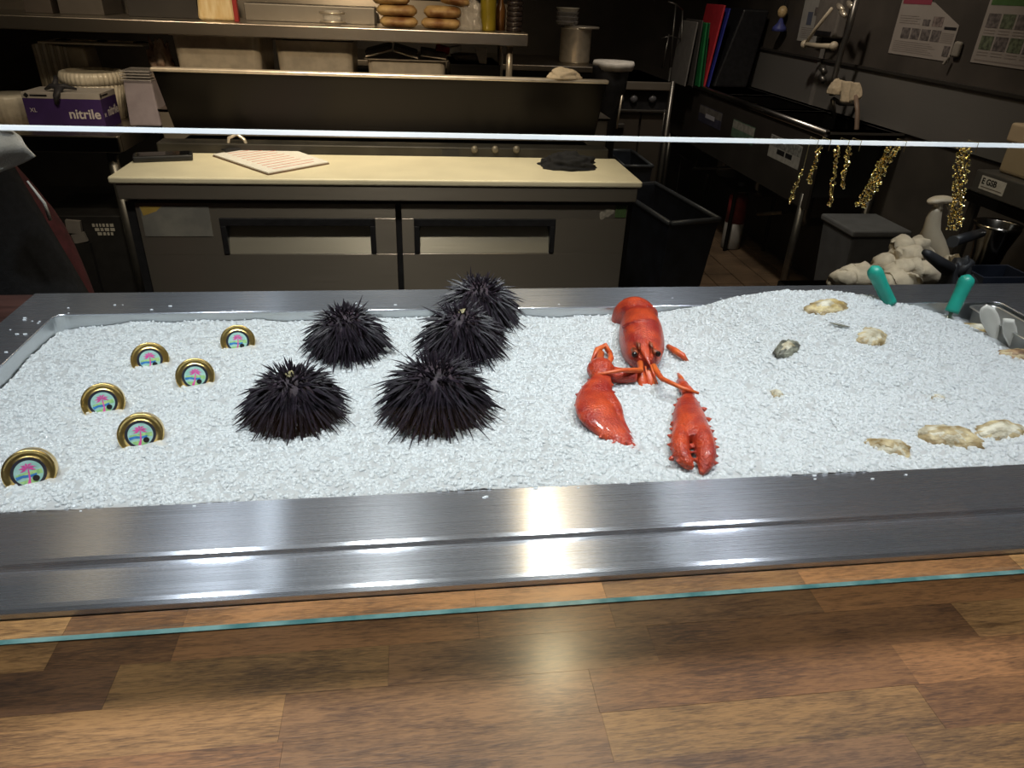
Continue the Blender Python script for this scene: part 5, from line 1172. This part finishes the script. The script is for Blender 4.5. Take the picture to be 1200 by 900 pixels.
MB().tube([onx(812, 198, 1.93), onx(862, 196, 1.93)], .008, 8).build('rail', PIPE, hp, smooth=True)
for p in ((814, 198), (860, 196)): q = onx(*p, 1.93); MB().tube([q, (q.x+.02, q.y, SZZ-.38)], .005, 6).build('hanger', PIPE, hp)

# ------------------------------------------------------------------ trash can and second bin
TZB = .63
A_, B_, C_ = onz(785, 262, TZB), onz(843, 257, TZB), onz(768, 215, TZB)
D_ = A_ + (C_ - B_)
tc = thing('trash_can', 'open slim black trash can beside the prep fridge', 'trash can', ((A_.x+C_.x)/2, (A_.y+C_.y)/2, 0))
ctr = (A_+B_+C_+D_)/4
def quad(s, z): return [Vector((ctr.x+(p.x-ctr.x)*s, ctr.y+(p.y-ctr.y)*s, z)) for p in (A_, B_, C_, D_)]
m = MB(); o_, i_, bo, bi = quad(1, TZB), quad(.955, TZB), quad(.76, .002), quad(.73, .03)
m.add(bo + o_ + i_ + bi, [(3, 2, 1, 0), (0, 1, 5, 4), (1, 2, 6, 5), (2, 3, 7, 6), (3, 0, 4, 7), (4, 5, 9, 8), (5, 6, 10, 9), (6, 7, 11, 10), (7, 4, 8, 11), (8, 9, 13, 12), (9, 10, 14, 13), (10, 11, 15, 14), (11, 8, 12, 15), (12, 13, 14, 15)])
m.build('can_body', NAVY, tc, bevel=.008)
pts = [p + Vector((0, 0, .0)) for p in quad(1.0, TZB)]; pts = [pts[0].lerp(pts[1], .02)] + pts[1:] + [pts[0]]
rm_ = MB(); 
for a, b_ in zip(pts[:-1], pts[1:]): rm_.tube([a, b_], .011, 8)
rm_.build('can_rim', mat('rim_greyblue', (.05, .055, .065), .4, var=.1), tc, smooth=True)
E2 = onz(765, 195, .6); F2 = onz(722, 196, .6)
bb_ = thing('bus_bin', 'dark blue-black bin behind the trash can near the range', 'bin', (E2.x-.12, E2.y+.2, 0))
def ring2(s, z): 
    x0, x1, y0, y1 = E2.x-.16, E2.x, E2.y, E2.y+.42; cx, cy = (x0+x1)/2, (y0+y1)/2
    return [Vector((cx+(x-cx)*s, cy+(y-cy)*s, z)) for x, y in ((x0, y0), (x1, y0), (x1, y1), (x0, y1))]
m = MB(); m.add(ring2(.8, .002) + ring2(1, .6) + ring2(.94, .6) + ring2(.76, .03), [(3, 2, 1, 0), (0, 1, 5, 4), (1, 2, 6, 5), (2, 3, 7, 6), (3, 0, 4, 7), (4, 5, 9, 8), (5, 6, 10, 9), (6, 7, 11, 10), (7, 4, 8, 11), (8, 9, 13, 12), (9, 10, 14, 13), (10, 11, 15, 14), (11, 8, 12, 15), (12, 13, 14, 15)])
m.build('bin_body', NAVY, bb_, bevel=.008)
r2 = ring2(1, .6); rm_ = MB()
for a, b_ in zip(r2, r2[1:] + r2[:1]): rm_.tube([a, b_], .009, 8)
rm_.build('bin_rim', MATS['rim_greyblue'], bb_, smooth=True)
# grey lidded tote right
G0 = onz(983, 250, .52); G1 = onz(1030, 271, .52)
gt = thing('grey_tote', 'dark grey plastic tote with a lid behind the cream towel', 'tote', (G0.x+.05, 2.75, 0))
gx0, gx1, gy0, gy1 = G1.x-.08, G1.x+.10, 2.70, 3.12
gx0, gy0, gy1 = 1.90, 2.55, 3.10
q0, q1 = onz(1030, 271, .52), onz(981, 251, .52)
gx0 = min(q0.x, q1.x)-.0; gx1 = 2.24; 
gx0 = 1.96 if gx0 > 1.96 else gx0
lidz = .52
def tote(c0, y0, y1, x1):
    MB().hexa([(c0+.04, y0+.04, .002), (x1-.02, y0+.04, .002), (x1-.02, y1-.04, .002), (c0+.04, y1-.04, .002)], [(c0+.01, y0+.01, lidz-.03), (x1-.01, y0+.01, lidz-.03), (x1-.01, y1-.01, lidz-.03), (c0+.01, y1-.01, lidz-.03)]).build('tote_body', GREYP, gt, bevel=.012)
    B((c0, y0, lidz-.03), (x1, y1, lidz)).build('tote_lid', mat('tote_lid_grey', (.15, .155, .165), .4, var=.1), gt, bevel=.008)
tote(gx0, q0.y, min(3.18, q0.y+.5), 2.25)

# ------------------------------------------------------------------ right side: stand, grey label bin, cream boxes
BXx = 1.85
st_ = thing('equipment_stand', 'dark steel stand at the right wall carrying the grey drawer and boxes', 'stand', (2.05, 1.85, 0))
zt_ = onx(1143, 226, BXx).z
B((BXx-.01, 1.45, zt_-.03), (2.26, 2.19, zt_)).build('stand_top', KDARK, st_)
for x in (BXx+.02, 2.22):
    for y in (1.49, 2.15): MB().tube([(x, y, 0), (x, y, zt_-.03)], .018, 10).build('leg', PIPE, st_)
gz1 = onx(1145, 198, BXx).z
gd = thing('grey_drawer_bin', 'grey storage drawer with a white part label at the right wall', 'bin', (2.05, 1.8, zt_))
B((BXx, 1.5, zt_+.0005), (2.24, onx(1145, 198, BXx).y, gz1)).build('drawer_body', mat('drawer_grey', (.10, .095, .09), .5, var=.1), gd, bevel=.004)
la, lb = onx(1151, 206, BXx-.002), onx(1177, 222, BXx-.002)
la2 = onx(1151, 214, BXx-.002)
B((BXx-.0012, lb.y, la2.z-.020), (BXx-.0002, la.y, la2.z+.022)).build('paper_label', PAPER, gd)
text('E GSB', .026, BLACK, gd, (BXx-.0015, la.y-.006, la2.z-.002), (0, -1, 0), (0, 0, 1), bold=.0008)
B((BXx-.0016, lb.y+.008, la2.z-.013), (BXx-.0012, la.y-.008, la2.z-.010)).build('small_print', LINE, gd)
CBX = mat('cream_box', (.48, .38, .25), .6, var=.06, vscale=8)
bz1, bz2 = onx(1170, 163, BXx+.04).z, onx(1174, 140, BXx+.04).z
cb1 = thing('cream_carton', 'cream rounded carton standing on the grey drawer', 'carton', (2.05, 1.85, gz1))
yb2 = onx(1169, 198, BXx+.04).y
B((BXx+.04, 1.5, gz1+.0005), (2.22, yb2, bz1)).build('carton_body', CBX, cb1, bevel=.012, seg=3)
B((BXx+.034, 1.49, bz1+.0003), (2.226, yb2+.006, bz2)).build('carton_lid', mat('cream_lid', (.56, .45, .31), .55, var=.05), cb1, bevel=.008, seg=3)

# ------------------------------------------------------------------ shelf behind the tub with towel, bottle, strainer, gloves
SHZ = .845
bs_ = thing('side_shelf', 'dark shelf behind the ice tub holding towel and strainer', 'shelf', (1.2, 1.38, 0))
B((.84, 1.20, SHZ-.025), (1.62, 1.47, SHZ)).build('shelf_board', KDARK, bs_, bevel=.003)
for x in (.87, 1.58):
    for y in (1.23, 1.44): MB().tube([(x, y, 0), (x, y, SHZ-.025)], .016, 10).build('leg', PIPE, bs_)
ty = 1.36
tp = thing('cream_towel', 'crumpled cream towel heaped behind the teal handled knife', 'towel', tuple(Vector((ony(1050, 334, ty).x, ty, SHZ))))
def lump_at(px, py, wpx, hz, seed, amp=.22, dy=0, par=tp, m=CLOTH, name='fold', ys=.06, fq=3.0):
    c_ = ony(px, py, ty+dy); d = c_.y
    cloth_lump(name, m, par, (c_.x, ty+dy, SHZ), (wpx/2/F*1.42, ys, hz), seed, amp=amp, freq=fq)
for k_, (pl_, rp, dy) in enumerate((([(976, 336), (990, 324), (1012, 322), (1040, 334)], 15, .0), ([(1018, 330), (1034, 312), (1058, 306), (1082, 322)], 17, .015), ([(1046, 306), (1056, 290), (1074, 288), (1090, 304)], 14, .03),
                                 ([(1040, 322), (1062, 316), (1082, 318), (1100, 334)], 16, -.03), ([(1050, 300), (1068, 300), (1082, 296)], 12, .0), ([(1100, 330), (1110, 312), (1120, 308), (1124, 326)], 11, .03), ([(1030, 336), (1050, 330), (1075, 334)], 15, -.05))):
    ctrl = [ony(*p_, ty+dy) for p_ in pl_]; n_ = len(ctrl); pts = []; rs = []
    for i_ in range(25):
        u = i_/24*(n_-1); a_ = min(int(u), n_-2); f_ = u-a_; f_ = f_*f_*(3-2*f_)*.5 + f_*.5; p_ = ctrl[a_].lerp(ctrl[a_+1], f_)
        nz = noise.noise(Vector((u*1.7, k_*5.1, 0))); pts.append(p_ + Vector((0, .012*nz, .008*noise.noise(Vector((u*2.3, k_*3.3, 4))))))
        e_ = math.sin(math.pi*min(1, max(0, (i_+1.2)/26)))**.45; rs.append(rp/F*1.42*e_*(1+.22*noise.noise(Vector((u*3.1, k_*7.7, 1)))))
    o = MB().tube(pts, rs, 20).build('towel_fold', CLOTH, tp, smooth=True)
    for v in o.data.vertices:
        d_ = Vector((noise.noise(v.co*42), noise.noise(v.co*42+Vector((9, 0, 0))), noise.noise(v.co*42+Vector((0, 9, 0))))); v.co += d_*.008 + Vector((noise.noise(v.co*110), noise.noise(v.co*110+Vector((5, 0, 0))), noise.noise(v.co*110+Vector((0, 5, 0)))))*.0035
        v.co.z = max(v.co.z, SHZ+.0005)
cloth_lump('towel_base', CLOTH, tp, (ony(1050, 334, ty).x, ty, SHZ), (.12, .05, .07), 3.0, amp=.12)
# cream pump bottle
bxp = ony(1095, 290, ty+.08); 
pbm = thing('cream_spray_bottle', 'cream plastic bottle with wide flat head standing in the towel', 'bottle', (bxp.x, ty+.08, SHZ))
WB = mat('bottle_cream', (.52, .43, .30), .45, var=.05, vscale=12)
def bp_(px, py): return ony(px, py, ty+.08)
secs = []
for (px, py, rw) in ((1097, 331, 17), (1097, 310, 19), (1095, 292, 19), (1092, 279, 17), (1092, 268, 11), (1094, 256, 9.5), (1097, 248, 7.5), (1099, 243, 6)):
    r_ = rw/F*1.45; secs.append((bp_(px, py), r_, r_*.8, Vector((1, 0, 0)), Vector((0, 1, 0))))
secs[0] = (Vector((secs[0][0].x, ty+.08, SHZ)),) + secs[0][1:]
MB().loft(secs, 24).build('bottle_body', WB, pbm, smooth=True)
MB().loft(along([bp_(1087, 238), bp_(1091, 236), bp_(1100, 234), bp_(1110, 234), bp_(1118, 237), bp_(1120, 240)], [.004, .012, .017, .017, .013, .005], [.003, .006, .008, .008, .007, .004]), 16).build('flat_head', WB, pbm, smooth=True)
MB().tube([bp_(1099, 247), bp_(1100, 236)], .010, 14).build('neck', WB, pbm, smooth=True)
MB().tube([bp_(1112, 240), bp_(1114, 246), bp_(1110, 254)], [.006, .005, .003], 8).build('trigger', WB, pbm, smooth=True)
for (px, py) in ((1099, 254), (1097, 260), (1095, 266)): MB().tube([bp_(px-8, py), bp_(px-1, py+1)], .0045, 8).build('grip_ridge', WB, pbm, smooth=True)
# steel cone strainer with black handle
sq_ = ony(1160, 290, ty+.06); sx_ = sq_.x
cs = thing('cone_strainer', 'dark steel cone strainer with black tube handle beside the gold bead reflection', 'strainer', (sx_, ty+.06, SHZ))
zt_ = ony(1160, 262, ty+.06).z; rt_ = (ony(1182, 262, ty+.06).x - ony(1136, 262, ty+.06).x)/2
DGL = mat('strainer_steel', (.20, .18, .15), .2, 1, var=.25, vscale=40)
MB().lathe([(.024, SHZ), (.026, SHZ+.02), (rt_*.72, zt_-.055), (rt_*.98, zt_-.008), (rt_*1.04, zt_), (rt_*.96, zt_-.004), (rt_*.66, zt_-.05), (.018, SHZ+.01), (1e-3, SHZ+.01)], (sx_, ty+.06, 0), None, 36).build('cone', DGL, cs, smooth=True)
h0, h1 = ony(1150, 273, ty+.02), ony(1117, 283, ty-.05)
MB().tube([h0, h0.lerp(h1, .5), h1], [.010, .011, .011], 16).build('handle', BLACK, cs, smooth=True)
MB().tube([h1, h1 + (h1-h0).normalized()*.003], [.012, .012], 16).build('handle_cap', mat('cap_grey', (.05, .05, .05), .3), cs)
# black gloves / knife handle on the shelf
bgv = thing('black_glove', 'crumpled black rubber glove with one finger pointing up at the towel', 'glove', (ony(1120, 320, ty-.08).x, ty-.08, SHZ))
cloth_lump('glove_palm', BLACK2, bgv, (ony(1122, 322, ty-.08).x, ty-.09, SHZ), (.05, .035, .105), 3.9, amp=.3)
f0, f1 = ony(1112, 316, ty-.09), ony(1083, 295, ty-.09)
MB().tube([f0, f0.lerp(f1, .5), f0.lerp(f1, .85), f1], [.015, .012, .010, .006], 12).build('finger', BLACK2, bgv, smooth=True)
f2 = ony(1140, 306, ty-.09)
MB().tube([f0 + Vector((.02, 0, -.01)), f2], [.013, .007], 10).build('finger', BLACK2, bgv, smooth=True)
bmx0, bmx1 = ony(1138, 330, ty-.05).x, ony(1196, 330, ty-.05).x
km = thing('black_tray', 'low black plastic tray beside the black glove', 'tray', ((bmx0+bmx1)/2, ty-.03, SHZ))
B((bmx0, ty-.08, SHZ+.0003), (bmx1, ty+.0, SHZ+.008)).build('tray_base', NAVY, km, bevel=.002)
for a, b_ in (((bmx0, ty-.08), (bmx1, ty-.074)), ((bmx0, ty-.006), (bmx1, ty)), ((bmx0, ty-.074), (bmx0+.006, ty-.006)), ((bmx1-.006, ty-.074), (bmx1, ty-.006))): B((*a, SHZ+.008), (*b_, SHZ+.075)).build('tray_side', NAVY, km)

# ------------------------------------------------------------------ under the left table
cs1 = thing('printed_case', 'dark case with white printed lettering on the shelf under the work table', 'case', (-1.25, 2.9, .27))
pz = ony(115, 268, 2.86)
B((-1.42, 2.862, .2705), (-1.10, 3.2, pz.z+.05)).build('case_body', mat('case_black', (.018, .017, .017), .5, var=.2), cs1, bevel=.004)
INK = mat('white_ink', (.45, .43, .38), .7)
for r_ in range(3):
    z = ony(115, 264+r_*5, 2.861).z; x = ony(108 + r_*2, 264, 2.861).x; xe_ = ony(131, 264+r_*5, 2.861).x
    while x < xe_: wl = random.uniform(.006, .016); B((x, 2.8606, z-.006), (x+wl, 2.8616, z+.006)).build('printed_mark', INK, cs1); x += wl+.005
pb3 = thing('pale_cartons', 'pale grey folded cartons standing beside the printed case', 'carton', (-1.36, 2.87, .27))
a, b_ = ony(78, 262, 2.845), ony(98, 284, 2.845)
MB().obox(((a.x+b_.x)/2, 2.85, ony(88, 266, 2.845).z), (.052, .015, .05), Matrix.Rotation(.1, 3, 'Y')).build('carton_flap', mat('dim_paper', (.24, .22, .21), .7, var=.1), pb3); MB().obox(((a.x+b_.x)/2+.01, 2.85, ony(92, 279, 2.845).z), (.048, .014, .036), Matrix.Rotation(-.2, 3, 'Y')).build('carton_flap', MATS['dim_paper'], pb3)
B((a.x, 2.842, .2705), (b_.x+.02, 2.858, ony(92, 285, 2.845).z)).build('carton_body', mat('case_black', (0, 0, 0)), pb3)
crx = thing('black_crate', 'black slatted crate on the floor under the work table', 'crate', (-1.2, 2.6, 0))
ca_, cb_ = onz(92, 318, .22), onz(146, 330, .22)
for i in range(7):
    y = 2.49 + i*.045; B((-1.42, y, .20), (-1.13, y+.022, .225)).build('slat', mat('crate_grey', (.05, .05, .05), .5, var=.2), crx, bevel=.002)
for i in range(3): B((-1.42, 2.485, .03+i*.065), (-1.13, 2.50, .075+i*.065)).build('side_slat', MATS['crate_grey'], crx, bevel=.002)
for x in (-1.42, -1.15):
    for y in (2.50, 2.76): B((x, y, 0), (x+.02, y+.02, .20)).build('corner_post', MATS['crate_grey'], crx)

# ------------------------------------------------------------------ person at the left edge
def person():
    bx, by = -1.075, 1.80
    t = thing('person', 'person in dark red clothes and long black apron standing behind the end counter', 'person', (bx, by, 0))
    J = {}; 
    def V(x, y, z): return Vector((bx+x, by+y, z))
    J = dict(pel=V(0, 0, .95), sp=V(-.01, 0, 1.10), ch=V(-.02, .0, 1.28), nk=V(-.03, -.01, 1.46), hd=V(-.04, -.03, 1.56), ht=V(-.05, -.04, 1.70),
             hl=V(.135, .03, .90), kl=V(.20, .02, .50), al=V(.22, .03, .09), tl_=V(.24, -.13, .045), hr=V(-.10, 0, .90), kr=V(-.11, -.02, .50), ar=V(-.12, .02, .09), tr=V(-.14, -.13, .045),
             sl=V(.08, .02, 1.40), el=V(.05, .12, 1.14), wl=V(-.04, -.13, 1.04), sr=V(-.19, 0, 1.40), er=V(-.27, .04, 1.13), wr=V(-.20, -.20, 1.06))
    names = list(J); idx = {n: i for i, n in enumerate(names)}
    E_ = [('pel', 'sp'), ('sp', 'ch'), ('ch', 'nk'), ('nk', 'hd'), ('hd', 'ht'), ('pel', 'hl'), ('hl', 'kl'), ('kl', 'al'), ('al', 'tl_'), ('pel', 'hr'), ('hr', 'kr'), ('kr', 'ar'), ('ar', 'tr'), ('ch', 'sl'), ('sl', 'el'), ('el', 'wl'), ('ch', 'sr'), ('sr', 'er'), ('er', 'wr')]
    Rr = dict(pel=(.15, .11), sp=(.13, .10), ch=(.13, .105), nk=(.055, .055), hd=(.075, .09), ht=(.065, .075), hl=(.095, .095), kl=(.068, .068), al=(.045, .045), tl_=(.04, .03), hr=(.095, .095), kr=(.062, .062), ar=(.042, .042), tr=(.04, .03), sl=(.06, .06), el=(.045, .045), wl=(.030, .026), sr=(.06, .06), er=(.045, .045), wr=(.030, .026))
    # hands: palms and five fingers rooted at the wrist
    for side, wn in ((1, 'wl'), (-1, 'wr')):
        wpos = J[wn]; d = Vector((-.3*side, -.9, -.25)).normalized(); pn_ = wn+'p'; J[pn_] = wpos + d*.07; E_.append((wn, pn_)); Rr[pn_] = (.034, .016)
        lat = d.cross(Zv).normalized()
        for k_, (o, L_) in enumerate(((-.028, .062), (-.010, .072), (.010, .068), (.028, .055))):
            a_, b_ = '%sf%d' % (wn, k_), '%sg%d' % (wn, k_); J[a_] = J[pn_] + lat*o + d*.022; J[b_] = J[a_] + d*L_*.6 - Zv*L_*.5; E_ += [(pn_, a_), (a_, b_)]; Rr[a_] = (.009, .009); Rr[b_] = (.0075, .0075)
        th = wn+'t'; J[th] = wpos + d*.035 + lat*.045*side + Zv*.0; E_.append((wn, th)); Rr[th] = (.010, .010)
    names = list(J); idx = {n: i for i, n in enumerate(names)}
    me = bpy.data.meshes.new('body'); me.from_pydata([J[n] for n in names], [(idx[a], idx[b_]) for a, b_ in E_], [])
    ob = bpy.data.objects.new('body_tmp', me); COL.objects.link(ob)
    s_ = ob.modifiers.new('skin', 'SKIN'); s_.use_smooth_shade = True
    for n in names:
        sv = me.skin_vertices[0].data[idx[n]]; sv.radius = Rr[n]; sv.use_root = (n == 'pel')
    ss = ob.modifiers.new('sub', 'SUBSURF'); ss.levels = 2; ss.render_levels = 2
    dg = bpy.context.evaluated_depsgraph_get(); bm_ = bpy.data.meshes.new_from_object(ob.evaluated_get(dg)); bpy.data.objects.remove(ob)
    MR = mat('maroon_cloth', (.075, .012, .014), .9, var=.25, vscale=30, bump=.3, bscale=300); SKN = mat('skin_tone', (.42, .24, .16), .55, var=.06, vscale=60); SHO = BLACK2
    bm_.materials.clear()
    for m_ in (MR, SKN, SHO): bm_.materials.append(m_)
    for p_ in bm_.polygons:
        c_ = p_.center; k_ = 0
        if c_.z > 1.47: k_ = 1
        elif c_.z < .10: k_ = 2
        elif min((c_-J['wl']).length, (c_-J['wlp']).length, (c_-J['wr']).length, (c_-J['wrp']).length) < .075 or any((c_-J[n]).length < .04 for n in names if n[:2] in ('wl', 'wr')): k_ = 1
        p_.material_index = k_; p_.use_smooth = True
    bo_ = bpy.data.objects.new('body', bm_); COL.objects.link(bo_); setp(bo_, t)
    hc = J['hd'].lerp(J['ht'], .5)
    for sx in (-1, 1):
        MB().lathe([(.011*math.sin(a)+1e-5, -.011*math.cos(a)) for a in np.linspace(0, math.pi, 8)], hc + Vector((.03*sx, -.082, .01)), seg=12).build('eye', WHITE, t, smooth=True)
        MB().loft(along([hc + Vector((.078*sx, .0, -.02)), hc + Vector((.086*sx, .006, .0)), hc + Vector((.080*sx, .008, .03))], [.006, .010, .006], [.012, .016, .012]), 10).build('ear', SKN, t, smooth=True)
    MB().loft(along([hc + Vector((0, -.085, .01)), hc + Vector((0, -.105, -.02)), hc + Vector((0, -.088, -.03))], [.006, .012, .012], [.006, .008, .006]), 10).build('nose', SKN, t, smooth=True)
    MB().loft(along([hc + Vector((-.024, -.082, -.055)), hc + Vector((0, -.092, -.055)), hc + Vector((.024, -.082, -.055))], [.003, .006, .003], [.003, .006, .003]), 8).build('mouth', mat('lip_tone', (.35, .12, .10), .5), t, smooth=True)
    cloth_lump('hair', mat('dark_hair', (.02, .014, .010), .6, var=.3, vscale=90), t, hc + Vector((0, .015, .005)), (.088, .10, .105), 2.0, amp=.06)
    # apron: bib and skirt wrapped round the front
    vs = []; fs = []; NU, NV = 15, 16
    for j in range(NV+1):
        z = 1.36 - j/NV*.86; half = .55 if z > 1.16 else 1.45
        rx_ = .175 if z > 1.05 else .175 + (1.05-z)*.29; ry_ = .150 if z > 1.05 else .150 + (1.05-z)*.09
        for i in range(NU+1):
            a = -math.pi/2 + (i/NU-.5)*2*half; fold = 1 + (.03*math.sin(i*1.9) if z < 1.0 else 0)
            vs.append((bx-.01+math.cos(a)*rx_*fold, by+math.sin(a)*ry_*fold, z))
    for j in range(NV):
        for i in range(NU): fs.append((j*(NU+1)+i, j*(NU+1)+i+1, (j+1)*(NU+1)+i+1, (j+1)*(NU+1)+i))
    ap = MB().add(vs, fs).build('apron', BLKCLOTH, t, smooth=True); sd = ap.modifiers.new('solid', 'SOLIDIFY'); sd.thickness = .004
    q0, q1, q2 = ony(32, 212, 1.66), ony(52, 238, 1.66), ony(59, 258, 1.66)
    MB().tube([q0, q1, q2], [.002, .0035, .004], 8).build('apron_string', WHITE, t, smooth=True)
    return t
person()
# white cloth carried at the waist
wv = []; wf = []; N = 14; yv = 1.55
c00, c10, c11, c01 = ony(-40, 150, yv), ony(12, 151, yv), ony(39, 182, yv), ony(-34, 222, yv)
for i in range(N+1):
    for j in range(N+1):
        u, v_ = i/N, j/N; p = c00.lerp(c10, u).lerp(c01.lerp(c11, u), v_); wv.append(p + Vector((0, .012*math.sin(u*6+v_*3)+.006*math.sin(u*3-v_*7), .004*math.sin(u*5)*v_)))
for i in range(N):
    for j in range(N): wf.append((i*(N+1)+j, i*(N+1)+j+1, (i+1)*(N+1)+j+1, (i+1)*(N+1)+j))
o = MB().add(wv, wf).build('white_cloth', mat('white_cloth', (.78, .74, .66), .9, var=.12, vscale=20, bump=.4, bscale=300), None, smooth=True)
sd = o.modifiers.new('solid', 'SOLIDIFY'); sd.thickness = .003
tag(o, 'white thin cloth held at the waist of the person in the black apron', 'cloth')

# ------------------------------------------------------------------ a few ice crumbs left on the steel rims
rr = random.Random(5); m = MB()
bm = bmesh.new(); bmesh.ops.create_icosphere(bm, subdivisions=1, radius=1); bm.verts.ensure_lookup_table(); bv = [v.co.copy() for v in bm.verts]; bf = [tuple(v.index for v in f.verts) for f in bm.faces]; bm.free()
for k in range(46):
    if k < 16: x, y = rr.uniform(-.60, -.565), rr.uniform(.80, 1.09)
    elif k < 34: x, y = rr.uniform(-.55, .9), rr.uniform(1.088, 1.12)
    else: x, y = rr.uniform(-.4, .75), rr.uniform(.585, .598)
    r_ = rr.uniform(.0008, .0020); m.add([Vector((x, y, RIM + r_*.35)) + Vector((v.x*r_*1.8, v.y*r_, v.z*r_*.5)) for v in bv], bf)
o = m.build('rim_ice_crumbs', ICE, bpy.data.objects['crushed_ice']); tag(o, kind='stuff')
